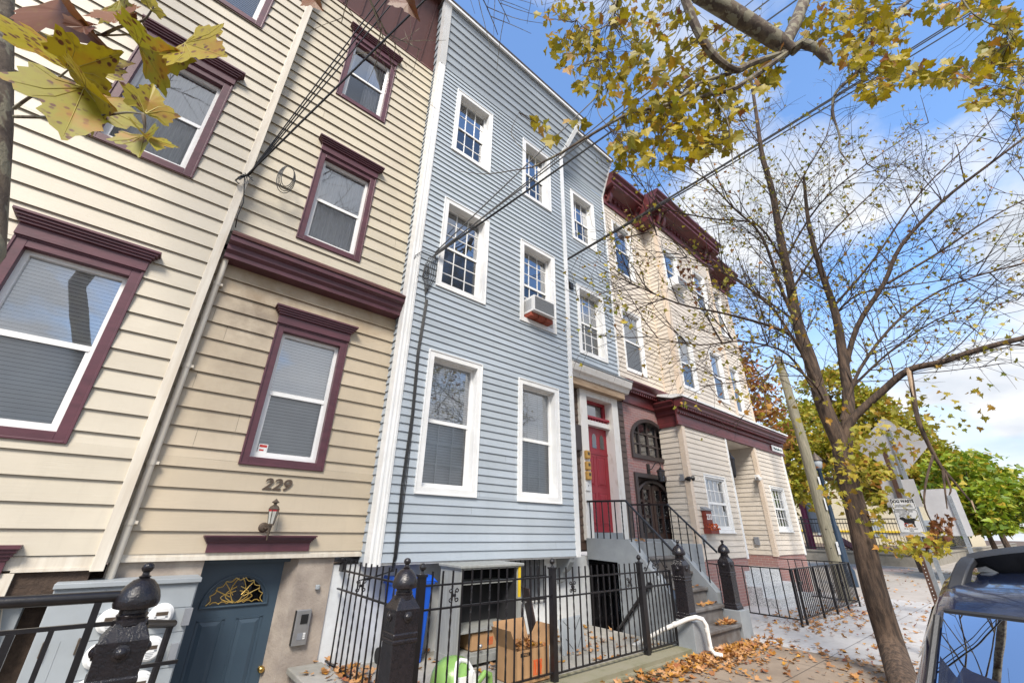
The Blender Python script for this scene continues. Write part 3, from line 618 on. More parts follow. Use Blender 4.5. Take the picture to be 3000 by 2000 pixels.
# ------------------------------------------------------------------ peach house 233
YP, YU = 5.4, 5.55
Pz = thing('peach_row_house', (12.5, YP, 0), 'peach sided corner house with maroon cornices, an arched brick entrance and a projecting bay', 'house')
PB = [(11.15, 12.06, 8.8, 10.45), (13.12, 14.0, 8.68, 10.42)]; PB2 = [(11.15, 12.06, 5.45, 7.2), (13.2, 14.08, 5.5, 7.25)]
PI_ = [(9.1, 10.08, 8.78, 10.75), (15.75, 16.62, 8.85, 10.85)]; PI2 = [(9.1, 10.08, 5.6, 7.55), (15.78, 16.65, 5.65, 7.5)]
hs = .137
siding(MB(), FY(YI), XE+.02, 10.95, 5.25, 11.3, hs, .016, [hole(*q) for q in PI_[:1]+PI2[:1]]).build('upper_wall', M['peach'], Pz)
siding(MB(), FX(10.95), YU+.1, YI, 5.0, 11.3, hs, .016).build('bay_return', M['peach'], Pz)
siding(MB(), FY(YU), 11.05, 14.62, 4.95, 11.3, hs, .016, [hole(*q) for q in PB+PB2]).build('bay_wall', M['peach'], Pz)
siding(MB(), FY(YI), 14.62, 17.35, 4.95, 11.3, hs, .016, [hole(*q) for q in PI_[1:]+PI2[1:]]).build('upper_end_wall', M['peach'], Pz)
mb = MB(); mb.box(10.93, 11.06, YU-.03, YU, 4.9, 11.3); mb.box(10.93, 10.95, YU, YU+.11, 4.9, 11.3); mb.build('corner_trim', M['peachtrim'], Pz)
for q in ((14.5, 14.62, YU-.03, YU), (17.25, 17.37, YI-.03, YI+.1), (10.91, 10.94, YI-.03, YI)): box(*q, 4.9, 11.3).build('corner_trim', M['peachtrim'], Pz)
mb = MB(); mb.box(XE+.03, 10.97, YI+.4, 14, 4.8, 11.9); mb.box(11, 14.6, YU+.4, 14, 4.8, 11.9); mb.box(14.6, 17.34, YI+.4, 14, 1.0, 11.9); mb.box(17.30, 17.34, YP+.05, 14, 1.0, 4.7); mb.box(17.3, 17.345, YI, 14, 4.7, 11.9); mb.build('house_core', M['room'], Pz)
for q in PB+PB2: win(Pz, *q, YU, .07, M['white'], .02, .04, .04, inner='blind', low='darkglass')
for q in PI_+PI2: win(Pz, *q, YI, .07, M['white'], .02, .04, .04, inner='blind', low='darkglass')
# top cornice
def corn(mb, Y, x0, x1, z0, s=1.0):
    mb.prism([(0, z0), (.06, z0), (.06, z0+.09), (.03, z0+.12), (.03, z0+.40), (.10, z0+.44), (.10, z0+.52), (.40*s, z0+.62), (.40*s, z0+.72), (.46*s, z0+.76), (.46*s, z0+.86), (.54*s, z0+.95), (.54*s, z0+1.02), (0, z0+1.08)], lambda p, q, t: (t, Y-p, q), x0, x1)
mb = MB(); corn(mb, YI, XE+.02, 10.45, 11.22); corn(mb, YU, 10.45, 15.05, 11.20); corn(mb, YI, 15.05, 17.8, 11.22); mb.box(10.45, 10.96, YU-.002, YI, 11.195, 12.28); mb.box(14.6, 15.05, YU-.002, YI, 11.195, 12.28)
co = mb.build('top_cornice', M['maroon'], Pz)
for (Y, xs) in ((YI, (8.9, 10.3)), (YU, (10.95, 11.25, 14.2, 14.55)), (YI, (15.3, 17.2))):
    for x in xs: mb = MB(); mb.prism([(.05, 11.35), (.12, 11.35), (.2, 11.5), (.22, 11.66), (.36, 11.74), (.36, 11.84), (.05, 11.84)], lambda p, q, t: (t, Y-p, q), x, x+.13); mb.build('cornice_bracket', M['maroon'], co)
mb = MB()
for k in range(40):
    x = XE+.1+k*.22
    Y = YU if 10.5 < x < 15 else YI
    mb.box(x, x+.1, Y-.09, Y-.02, 11.52, 11.60)
mb.build('block_moulding', M['maroon'], co)
# brick entrance
mb = MB(); mb.box(XE+.02, 8.95, YI, YI+.3, -.2, 4.85); mb.box(10.72, 10.8, YI, YI+.3, -.2, 4.85); mb.box(8.95, 10.72, YI, YI+.3, 2.95, 3.33)
n = 12; aw = lambda t: (9.835+.885*math.cos(t), 3.75+.62*math.sin(t))
for k in range(n):
    t0, t1 = math.pi*k/n, math.pi*(k+1)/n; (a, za), (b_, zb) = aw(t0), aw(t1); mb.quad((a, YI, za), (b_, YI, zb), (b_, YI, 4.85), (a, YI, 4.85))
mb.quad((8.95, YI, 4.36), (8.95, YI, 4.85), (8.95, YI, 4.85)); mb.build('brick_wall', M['brick'], Pz)
mb = MB(); O = [aw(math.pi*k/16) for k in range(17)]; I_ = [(9.835+.80*math.cos(math.pi*k/16), 3.75+.53*math.sin(math.pi*k/16)) for k in range(17)]
O = [(10.72, 3.30)]+O+[(8.95, 3.30)]; I_ = [(10.635, 3.40)]+I_+[(9.035, 3.40)]
for k in range(len(O)):
    k2 = (k+1) % len(O); (a, b_), (c, d) = O[k], O[k2]; (e, f), (g, h) = I_[k], I_[k2]
    mb.quad((a, YI-.05, b_), (c, YI-.05, d), (g, YI-.05, h), (e, YI-.05, f)); mb.quad((e, YI-.05, f), (g, YI-.05, h), (g, YI+.12, h), (e, YI+.12, f)); mb.quad((a, YI-.05, b_), (c, YI-.05, d), (c, YI+.05, d), (a, YI+.05, b_))
aw_ = mb.build('arched_window', M['frame_brown'], Pz)
mb = MB()
for x, zz in ((9.43, 4.2), (9.835, 4.28), (10.24, 4.2)): mb.box(x-.025, x+.025, YI+.05, YI+.08, 3.4, zz)
for z in (3.68, 3.97): mb.box(9.03, 10.64, YI+.052, YI+.078, z-.02, z+.02)
mb.build('muntins', M['frame_brown'], aw_)
MB().quad(*[(x, YI+.09, z) for x, z in I_]).build('arched_pane', M['glass'], aw_)
box(8.9, 10.75, YI+.5, YI+.55, 2.8, 4.5).build('room', M['room'], aw_)
mb = MB(); mb.box(8.95, 9.05, YI-.05, YI+.2, 1.4, 2.95); mb.box(10.62, 10.72, YI-.05, YI+.2, 1.4, 2.95); mb.box(9.05, 10.62, YI-.05, YI+.2, 2.85, 2.95)
ar = [(9.835+.785*math.cos(math.pi*k/16), YI+.08, 2.2+.60*math.sin(math.pi*k/16)) for k in range(17)]; mb.tube(ar, .045, 6)
df = mb.build('arched_door_frame', M['frame_brown'], Pz)
mb = MB()
for x0, x1 in ((9.06, 9.82), (9.85, 10.61)):
    mb.box(x0, x0+.1, YI+.12, YI+.17, 1.42, 2.7); mb.box(x1-.1, x1, YI+.12, YI+.17, 1.42, 2.7); mb.box(x0+.1, x1-.1, YI+.12, YI+.17, 1.42, 1.62); mb.box((x0+x1)/2-.03, (x0+x1)/2+.03, YI+.12, YI+.17, 1.62, 2.7)
    for z in (1.95, 2.3): mb.box(x0+.1, x1-.1, YI+.125, YI+.165, z, z+.06)
    mb.box(x0+.1, x1-.1, YI+.12, YI+.17, 2.6, 2.85)
ad = mb.build('double_door', M['darkwood'], Pz)
mb = MB()
def spiral(mb, cx_, y, cz_, r0, turns, s, rad=.007, plane='x'):
    pts = []
    for k in range(int(14*turns)+1):
        t = k/14*2*math.pi; r = r0*(1-.75*k/(14*turns)); pts.append((cx_+s*r*math.cos(t), y, cz_+r*math.sin(t)))
    mb.tube(pts, rad, 5)
for x0 in (9.16, 9.47, 9.95, 10.26):
    for z in (1.75, 2.12, 2.45): spiral(mb, x0+.1, YI+.11, z, .08, 1.4, 1); spiral(mb, x0+.1, YI+.11, z-.1, .06, 1.3, -1)
mb.build('door_scrollwork', M['iron'], ad)
MB().quad((9.05, YI+.16, 1.4), (10.62, YI+.16, 1.4), (10.62, YI+.16, 2.85), (9.05, YI+.16, 2.85)).build('door_glass', M['darkglass'], ad)
box(8.95, 10.72, YI+.4, YI+.45, 1.3, 3).build('room', M['dark'], ad)
# lower bay
XB = 10.35
LW = [(11.10, 12.32, 1.66, 3.05), (15.45, 16.62, 1.72, 3.06)]
siding(MB(), FY(YP), XB+.1, 12.85, 1.07, 4.25, hs, .016, [hole(*LW[0])]).build('lower_bay_wall', M['peach'], Pz)
siding(MB(), FX(XB), YP+.1, YI, 1.07, 4.25, hs, .016).build('lower_bay_return', M['peach'], Pz)
siding(MB(), FY(YP), 14.95, 17.25, 1.07, 4.25, hs, .016, [hole(*LW[1])]).build('corner_wall', M['peach'], Pz)
siding(MB(), FX(14.85), YP+.08, 7.0, 1.07, 4.25, hs, .016).build('porch_side_wall', M['peach'], Pz)
siding(MB(), FY(7.0), 12.8, 14.85, 1.07, 4.25, hs, .016).build('porch_back_wall', M['peach'], Pz)
siding(MB(), lambda u, d, z: (u, z, 4.2+d), 12.85, 14.85, YP+.05, 7.0, .1, .01).build('porch_ceiling', M['peach'], Pz)
mb = MB(); mb.box(XB-.03, XB+.12, YP-.03, YP, 1.03, 4.25); mb.box(XB-.03, XB-.0, YP, YP+.11, 1.03, 4.25); mb.build('corner_trim', M['peachtrim'], Pz)
mb = MB(); mb.box(14.82, 14.97, YP-.03, YP, 1.03, 4.25); mb.box(14.82, 14.85, YP, YP+.09, 1.03, 4.25); mb.build('corner_trim', M['peachtrim'], Pz)
box(12.78, 12.87, YP-.03, YP+.03, 1.03, 4.25).build('corner_trim', M['white'], Pz); box(17.2, 17.31, YP-.03, YP+.03, 1.03, 4.25).build('corner_trim', M['white'], Pz)
for q in LW: win(Pz, *q, YP, .07, M['white'], .02, .03, .045, grid=(4, 2), inner='curtain', low='glass', sill=True)
mb = MB(); mb.box(XB, 12.85, YP+.012, YP+.3, -.3, 1.07); mb.box(14.85, 17.3, YP+.012, YP+.3, -.3, 1.07); mb.box(14.85, 15.1, YP+.3, 7, -.3, 1.07); mb.box(12.8, 14.85, 6.8, 7, -.3, 1.07); mb.box(XB+.012, XB+.3, YP+.3, YI+.2, -.3, 1.07); mb.box(12.55, 12.85, YP+.3, 7, -.3, 1.07); mb.build('brick_base', M['basebrick'], Pz)
def lowc(mb, F, a, b, z0):
    mb.prism([(0, z0), (.05, z0), (.05, z0+.08), (.03, z0+.1), (.03, z0+.30), (.07, z0+.33), (.07, z0+.44), (.2, z0+.5), (.2, z0+.56), (.27, z0+.62), (.27, z0+.66), (0, z0+.70)], F, a, b)
mb = MB(); lowc(mb, lambda p, q, t: (t, YP-p, q), XB-.2, 17.5, 4.2); lowc(mb, lambda p, q, t: (XB-p, t, q), YP+.02, YI, 4.199)
z0 = 4.66; mb.prism([(0, z0), (.05, z0), (.05, z0+.26), (.2, z0+.34), (.2, z0+.40), (.3, z0+.5), (.3, z0+.54), (0, z0+.66)], lambda p, q, t: (t, YI-p, q), XE+.02, 10.7)
lc = mb.build('lower_cornice', M['maroon'], Pz)
mb = MB(); x = XB-.1
while x < 17.3: mb.box(x, x+.05, YP-.17, YP-.06, 4.62, 4.70); mb.box(x, x+.06, YP-.09, YP-.03, 4.50, 4.55); x += .095
x = XE+.05
while x < 10.35: mb.box(x, x+.045, YI-.17, YI-.04, 4.92, 5.0); x += .095
mb.build('dentil_moulding', M['maroon'], lc)
mb = MB(); mb.prism([(.02, 4.90), (-.29, 4.90), (-.29, 4.95), (.5, 5.1), (.65, 5.1)], lambda p, q, t: (t, YP+p, q), XB-.25, 17.55); mb.build('bay_roof', M['white'], Pz)
mb = MB(); mb.box(12.5, 14.85, 5.05, 7, -.1, .42); mb.box(12.5, 14.85, 4.7, 5.05, -.1, .2); mb.box(12.5, 14.85, 5.4, 7, .42, .75); stp = mb.build('granite_steps', M['granite'], None, bevel=.006)
tag(stp, 'speckled pale granite steps up to the porch of the peach house', 'steps')
M['signgreen'] = pmat('sign_green', (.02, .10, .09), .5, bs=0)
sgn = thing('street_name_plate', (16.9, YP-.07, 4.27), 'small white street name plate with green letters on the peach house lower cornice', 'sign')
box(16.35, 17.3, YP-.075, YP-.055, 4.27, 4.47).build('plate', M['signwhite'], sgn)
text('lettering', 'Monticello Av', .12, (16.83, YP-.078, 4.37), M['signgreen'], sgn, sx=1.1)
# ------------------------------------------------------------------ stoop of the blue house
ST = thing('stoop', (7.8, 4.6, 0), 'grey painted masonry stoop with dark stone steps leading up to the red door', 'stoop')
nos = [(3.85, .25), (4.10, .50), (4.35, .74), (4.60, .98), (4.82, 1.22), (5.02, 1.465)]
for i, (y, z) in enumerate(nos):
    if i < 5:
        zb = nos[i-1][1] if i else -.2; yn = nos[i+1][0]+.02
        mb = MB(); mb.box(7.22, 8.42, y+.04, yn, zb-.05, z-.055); mb.box(7.2, 8.44, y, yn+.04, z-.055, z)
        mb.build('step', M['darkstep'], ST, bevel=.014)
mb = MB(); mb.box(7.2, 8.44, 5.03, 5.95, 1.15, 1.465); mb.box(8.62, 10.4, 5.35, YI, 1.0, 1.40); mb.box(8.62, 10.4, 5.35, 5.5, -.3, 1.0); mb.build('landing', M['greystone'], ST, bevel=.01)
for x0, x1, yb in ((7.0, 7.2, 4.22), (8.44, 8.64, 4.22)):
    mb = MB(); mb.prism([(yb, -.3), (yb, .66), (5.0, 1.50), (5.96, 1.50), (5.96, 1.15), (5.25, 1.13), (5.25, -.9 if x0 < 7.1 else -.3), (yb, -.9 if x0 < 7.1 else -.3)], lambda p, q, t: (t, p, q), x0, x1); mb.build('side_wall', M['greystone'], ST, bevel=.008)
for x0 in (6.86, 8.46): 
    box(x0, x0+.38, 3.86, 4.24, -.1, .42).build('pedestal', M['greystone'], ST, bevel=.008)
mb = MB(); mb.tube([(6.95, 5.3, .1), (6.95, 4.62, .82)], .03, 8)
for p in ((6.95, 5.3, .1), (6.95, 4.62, .82)): mb.lathe(p, [(.05, 0), (.05, .05)], 10, axis=Vector((1, 0, 0)))
mb.build('wall_handrail', M['iron'], ST)
# railings up the stoop
def railing(x, ynew, label):
    t = thing('stair_railing', (x, 5, 1.4), label, 'railing', 'railings beside the stoop steps')
    top = [(x, ynew+.08, 1.32), (x, 5.02, 2.17), (x, 6.0, 2.19)]
    mb = MB()
    for a, b_ in zip(top, top[1:]):
        a, b_ = Vector(a), Vector(b_); mb.prism([(-.025, -.018), (.025, -.018), (.025, .01), (.012, .02), (-.012, .02), (-.025, .01)], lambda p, q, s: (a+(b_-a)*s)+Vector((p, 0, q)), 0, 1)
    mb.build('handrail', M['iron'], t)
    ys = [4.35+.155*k for k in range(11)]
    for k, y in enumerate(ys):
        zt_ = 1.32+(y-ynew-.08)*(.85/(5.02-ynew-.08)) if y < 5.02 else 2.17
        zb_ = .66+(y-4.22)*.84/.78 if y < 5.0 else 1.5
        mb = MB(); tw = k % 2 == 1
        n_ = 26 if tw else 1; i0 = len(mb.v); s = .0085
        for j in range(n_+1):
            z = zb_+(zt_-zb_)*j/n_; a = j*.5 if tw and 2 < j < n_-2 else 0
            for q in range(4): an = R(45+90*q)+a; mb.v.append((x+s*1.41*math.cos(an), y+s*1.41*math.sin(an), z))
        for j in range(n_):
            for q in range(4): mb.f.append((i0+j*4+q, i0+j*4+(q+1) % 4, i0+j*4+4+(q+1) % 4, i0+j*4+4+q)); mb.m.append(0)
        mb.build('baluster', M['iron'], t)
    return t
railing(7.08, 4.05, 'black iron railing up the left side of the stoop, nearest the red door')
railing(8.54, 4.05, 'black iron railing up the right side of the stoop, nearest the peach house')
# ------------------------------------------------------------------ cast iron newel posts
def newel(loc, label, w_=.102):
    t = thing('newel_post', loc, label, 'newel post', 'cast iron newel posts along the fence line'); x, y, z = loc; q = R(45); k = w_*1.4142
    MB().lathe((x, y, z), [(k*1.45, 0), (k*1.45, .40), (k*1.25, .43)], 4, q).build('plinth', M['castiron'], t, bevel=.008)
    mb = MB(); mb.lathe((x, y, z), [(k*1.22, .43), (k*1.22, .46), (k*1.12, .47), (k*1.1, .50), (k*1.0, .51), (k*.97, .93), (k*1.05, .935), (k*1.05, .955), (k*.98, .96), (k*1.05, .975), (k*1.05, .995), (k*1.0, 1.0), (k*1.04, 1.16), (k*1.0, 1.17), (k*.80, 1.205), (k*.62, 1.24)], 4, q); s = w_
    sh = mb.build('shaft', M['castiron'], t, bevel=.006)
    for a in range(4):
        mb = MB(); d = Vector((math.cos(a*math.pi/2), math.sin(a*math.pi/2), 0)); mb.lathe(Vector((x, y, z+1.11))+d*(s*1.02), [(.038, 0), (.038, .008), (.026, .012), (.022, .018), (.008, .026), (.0, .027)], 14, axis=d)
        mb.build('rosette', M['castiron'], sh, smooth='auto')
    mb = MB(); mb.lathe((x, y, z), [(.078, 1.225), (.078, 1.25), (.066, 1.255), (.072, 1.27), (.064, 1.28), (.064, 1.295), (.098, 1.305), (.105, 1.325), (.102, 1.35), (.092, 1.38), (.074, 1.41), (.048, 1.437), (.024, 1.447), (.03, 1.455), (.018, 1.462), (.016, 1.475), (.024, 1.483), (.03, 1.497), (.027, 1.513), (.016, 1.523), (.002, 1.526)], 20)
    mb.build('finial', M['castiron'], t, smooth='auto'); return t
nw = newel((7.05, 4.05, 0), 'black newel post with white drainpipe at the left foot of the stoop steps')
dup(nw, (8.65, 4.05, 0), 'black newel post at the right foot of the stoop steps, before the peach house fence')
dup(nw, (1.92, 3.65, -.12), 'large black newel post standing before the front yard fence and blue bins')
dup(nw, (.155, 3.45, -.09), 'black newel post in front of the electric meters at bottom left')
# ------------------------------------------------------------------ front yard fence and gate
def picket(mb, x, y, z0, z1, twist, s=.0075):
    n_ = int((z1-z0)*28) if twist else 1; i0 = len(mb.v)
    for j in range(n_+1):
        z = z0+(z1-z0)*j/n_; a = j*.55 if twist and .12*n_ < j < .88*n_ else 0
        for q in range(4): an = R(45+90*q)+a; mb.v.append((x+s*1.41*math.cos(an), y+s*1.41*math.sin(an), z))
    for j in range(n_):
        for q in range(4): mb.f.append((i0+j*4+q, i0+j*4+(q+1) % 4, i0+j*4+4+(q+1) % 4, i0+j*4+4+q)); mb.m.append(0)
    mb.quad(*[mb.v[i0+n_*4+q] for q in range(4)])
def scroll4(mb, x, y, z, s=.035):     # double C scroll clasped on a picket
    for sx in (-1, 1):
        for sz in (-1, 1):
            pts = [(x+sx*.012, y, z), (x+sx*.016, y, z+sz*s*.9)]
            for k in range(11): a = R(180-36*k*1.0); r = s*.62*(1-.055*k); pts.append((x+sx*(.016+s*.62+r*math.cos(a)), y, z+sz*(s*1.1+r*math.sin(a))))
            mb.tube(pts, .0065, 5)
    mb.box(x-.02, x+.02, y-.012, y+.012, z-.012, z+.012)
def fpost(t, x, y, z0, z1, s=.034):
    mb = MB(); mb.box(x-s, x+s, y-s, y+s, z0, z1); mb.box(x-s-.008, x+s+.008, y-s-.008, y+s+.008, z1, z1+.022); mb.lathe((x, y, z1+.02), [(.03, 0), (.014, .02), (.012, .032), (.028, .045), (.034, .066), (.028, .088), (.01, .1), (.001, .101)], 12)
    return mb.build('post', M['iron'], t)
YF = 4.15
t = thing('iron_fence', (4.2, YF, .07), 'black iron picket fence with ball topped posts round the front yard of the blue house', 'fence')
for x in (2.36, 4.19, 6.05): fpost(t, x, YF, .07, 1.2)
for x0, x1, zs in ((2.39, 4.16, (1.12, .915, .16)), (4.22, 6.02, (1.09, .895, .145))):
    for z in zs: box(x0, x1, YF-.011, YF+.011, z-.009, z+.009).build('rail', M['iron'], t)
for k in range(16):
    if k in (0, 15): continue
    mb = MB(); x = 2.36+1.83*k/15.0; picket(mb, x, YF, .16, 1.245, k % 2 == 1); mb.build('picket', M['iron'], t)
for k in range(1, 15):
    mb = MB(); x = 4.19+1.86*k/15; picket(mb, x, YF, .145, 1.215, k % 2 == 1); mb.build('picket', M['iron'], t)
for x, z in ((2.74, 1.02), (4.54, .99), (5.75, .975)):
    mb = MB(); scroll4(mb, x, YF-.014, z); mb.build('scroll_ornament', M['iron'], t)
for z in (1.115, .91, .17): box(2.215, 2.237, YF+.03, 6.0, z-.009+.02, z+.009+.02).build('rail', M['iron'], t)
for k in range(11):
    mb = MB(); y = 4.30+1.70*k/11; picket(mb, 2.226, y, .17, 1.26, k % 2 == 1); mb.build('picket', M['iron'], t)
mb = MB()
for s_ in (1,): scroll4(mb, 2.21, 5.25, 1.03)
mb.build('scroll_ornament', M['iron'], t)
mb = MB(); mb.lathe((2.226, 6.0, 1.24), [(.0, -.03), (.035, -.01), (.04, .02), (.02, .045), (0, .05)], 10); mb.box(2.21, 2.24, 5.9, 6.02, 1.12, 1.24); mb.build('wall_bracket', M['iron'], t)
g = thing('iron_gate', (6.5, YF, .1), 'black iron gate with scrolls on its top rail beside the stoop newel post', 'gate')
for x in (6.12, 6.86): box(x-.016, x+.016, YF-.016, YF+.016, .09, 1.09).build('gate_stile', M['iron'], g)
for z in (1.075, .89, .13): box(6.13, 6.85, YF-.012, YF+.012, z-.012, z+.012).build('rail', M['iron'], g)
for k in range(1, 8):
    mb = MB(); picket(mb, 6.12+.74*k/8, YF, .13, 1.075, k % 2 == 1); mb.build('picket', M['iron'], g)
mb = MB()
for s_, c in ((1, 6.36), (-1, 6.62)):
    spiral(mb, c+s_*.085, YF, 1.15, .05, 1.4, s_, .008); spiral(mb, c-s_*.16, YF, 1.12, .035, 1.3, -s_, .008)
    mb.tube([(c+s_*.06, YF, 1.2), (c, YF, 1.25), (c-s_*.06, YF, 1.19), (c-s_*.14, YF, 1.10)], .008, 5)
mb.build('scrollwork', M['iron'], g)
# white low wall cap beside the sunken entry
t = thing('low_wall', (2.0, 5.2, 0), 'low stucco wall with a pale slab cap between the sunken entry and the yard', 'wall')
box(1.86, 2.12, 4.35, 5.98, -.9, .13).build('wall', M['stucco'], t); box(1.80, 2.18, 4.3, 5.99, .13, .19).build('cap', M['areafloor'], t, bevel=.01)
# ------------------------------------------------------------------ fence of the peach house
t = thing('garden_fence', (10.6, 3.65, 0), 'low black iron fence with plain square pickets in front of the peach house', 'fence')
for z in (.99, .13): box(8.8, 14.6, 3.638, 3.662, z-.012, z+.012).build('rail', M['iron'], t) if False else None
for z in (.99, .12):
    box(10.55, 14.7, 3.638, 3.662, z-.01, z+.012).build('rail', M['iron'], t)
    box(10.545, 10.57, 3.662, 5.35, z-.01, z+.012).build('rail', M['iron'], t)
    box(14.69, 14.715, 3.662, 5.3, z-.01, z+.012).build('rail', M['iron'], t)
for x in (10.56, 10.84, 11.92, 12.85, 13.72, 14.7): box(x-.02, x+.02, 3.63, 3.67, 0, 1.0).build('post', M['iron'], t)
for k in range(1, 38):
    x = 10.56+4.14*k/38; box(x-.008, x+.008, 3.642, 3.658, .12, .985).build('picket', M['iron'], t)
for k in range(1, 9): y = 3.66+1.69*k/9; box(10.55, 10.566, y-.008, y+.008, .12, .985).build('picket', M['iron'], t)
for k in range(1, 9): y = 3.66+1.6*k/9; box(14.694, 14.71, y-.008, y+.008, .12, .985).build('picket', M['iron'], t)
for x, z in ((11.95, .5), (12.9, .52), (13.7, .55)):
    mb = MB(); scroll4(mb, x, 3.63, z, .06); mb.build('scroll_ornament', M['iron'], t)
box(10.86, 10.98, 3.62, 3.67, .70, .76).build('latch', M['iron'], t)
mb = MB(); scroll4(mb, 10.545, 4.9, .52, .05); mb.build('scroll_ornament', M['iron'], t)
# ------------------------------------------------------------------ railing by the sunken entry
t = thing('entry_railing', (-.5, 3.45, 1.0), 'black iron railing with a round top rail in front of the electric meters', 'railing')
mb = MB(); mb.tube([(-2.2, 3.45, 1.285), (.095, 3.45, 1.272)], .028, 10); mb.build('handrail', M['iron'], t, smooth='auto')
box(-2.2, .12, 3.44, 3.46, 1.135, 1.155).build('rail', M['iron'], t)
for k in range(10): x = -.008-.142*k; w_ = .016 if k in (0, 2) else .011; box(x-w_, x+w_, 3.45-w_, 3.45+w_, -.1, 1.26 if k in (0,) else 1.14).build('baluster', M['iron'], t)
t = thing('step_handrail', (.42, 4.2, .9), 'black handrail stub running back from the left newel post down the entry steps', 'railing')
mb = MB(); mb.tube([(.22, 3.5, 1.12), (.42, 4.2, 1.0), (.44, 4.26, .99)], .024, 10); mb.build('handrail', M['iron'], t, smooth='auto')
mb = MB(); mb.tube([(.42, 4.2, 1.0), (.36, 4.15, -.7)], .022, 8); mb.build('post', M['iron'], t); box(.25, .5, 4.0, 4.02, .80, .82).build('rail', M['iron'], t)
# ------------------------------------------------------------------ meters and boxes on the basement walls
t = thing('meter_cabinet', (.2, 5.7, .3), 'wide pale grey electric meter cabinet mounted beside the slate blue door', 'meter cabinet')
mb = MB(); mb.box(-.335, .70, 5.70, 6.02, -.75, 1.11); mb.box(-.345, .715, 5.66, 6.03, 1.11, 1.15); mb.build('cabinet', M['panelgrey'], t, bevel=.004)
mb = MB(); mb.box(-.325, .005, 5.69, 5.70, -.7, 1.09); mb.box(.012, .69, 5.692, 5.70, .90, 1.09); mb.box(.012, .69, 5.692, 5.70, .70, .893); mb.box(.012, .69, 5.692, 5.70, .42, .693); mb.box(.012, .69, 5.692, 5.7, .1, .413); mb.box(-.17, -.165, 5.687, 5.69, -.7, .72); mb.build('cover_panel', M['panelgrey'], t, bevel=.003)
for x, z in ((-.262, .672), (-.048, .668)):
    mb = MB(); mb.tube([(x, 5.69, z+.055), (x, 5.66, z+.05), (x, 5.66, z-.05), (x, 5.69, z-.055)], .008, 6); mb.build('handle', M['bronze'], t)
for x, z in ((.66, .83), (.63, .55)): box(x-.01, x+.05, 5.65, 5.69, z-.08, z+.06).build('bracket_plate', M['grey'], t)
for k, (x, z) in enumerate(((.115, .84), (.47, .85), (.115, .585), (.465, .59), (.115, .33), (.46, .33))):
    e = thing('electric_meter', (x, 5.69, z), ('round white electric meter, upper left on the grey cabinet', 'round white electric meter, upper right on the grey cabinet', 'round white electric meter, middle left on the grey cabinet', 'round white electric meter, middle right on the grey cabinet', 'round white electric meter, lowest left on the grey cabinet', 'round white electric meter, lowest right on the grey cabinet')[k], 'electric meter', 'electric meters on the cabinet')
    mb = MB(); mb.lathe((x, 5.69, z), [(.098, 0), (.098, .025), (.088, .03), (.086, .07), (.07, .085), (.0, .086)], 24, axis=Vector((0, -1, 0))); mb.build('body', M['white'], e, smooth='auto')
    box(x-.045, x+.045, 5.602, 5.606, z+.005, z+.035).build('display', M['bronze'], e)
    mb = MB()
    for q in range(4): mb.box(x-.035+.006*q, x+.035-.006*q, 5.603, 5.605, z-.022-.012*q, z-.018-.012*q)
    mb.box(x-.05, x-.035, 5.602, 5.605, z-.012, z+.0); mb.box(x+.03, x+.048, 5.602, 5.605, z-.012, z+.0); mb.build('print', M['grey'], e)
t = thing('utility_box', (-.62, 5.9, .5), 'small grey utility box with loose wires on the shaded stucco wall at far left', 'utility box')
mb = MB(); mb.box(-.86, -.50, 5.95, 6.1, .62, .98); mb.build('box', M['panelgrey'], t, bevel=.005); mb = MB(); mb.box(-.84, -.66, 5.97, 6.1, .50, .60); mb.build('lower_box', M['panelgrey'], t)
mb = MB(); mb.tube([(-.60, 6.0, 1.2), (-.63, 5.93, 1.0), (-.58, 5.93, .8), (-.56, 5.93, .74)], .005, 5); mb.tube([(-.72, 5.95, .52), (-.76, 5.94, .4), (-.72, 5.94, .2)], .006, 5); mb.tube([(-.70, 5.95, .52), (-.70, 5.93, .35), (-.79, 5.94, .1)], .005, 5); mb.build('wires', M['offwhite'], t)
t = thing('intercom_panel', (1.87, 5.99, .55), 'silver intercom panel with small screen and buttons on the stucco wall', 'intercom')
mb = MB(); mb.box(1.79, 1.955, 5.975, 6.03, .385, .735); mb.build('panel', M['alu'], t, bevel=.006)
box(1.784, 1.79, 5.98, 6.03, .39, .73).build('edge', M['black'], t); box(1.845, 1.925, 5.969, 5.975, .595, .69).build('screen', M['black'], t)
mb = MB(); mb.box(1.835, 1.895, 5.97, 5.975, .44, .505); mb.build('name_card', M['grey'], t); mb = MB()
for q in range(3): mb.box(1.90, 1.925, 5.967, 5.975, .445+.022*q, .46+.022*q)
mb.build('buttons', M['signwhite'], t)
tag(MB().box(1.955, 2.005, 5.985, 6.03, .93, .985).build('junction_box', M['panelgrey'], None, bevel=.012), 'little square cream box on the stucco wall above the intercom', 'junction box')
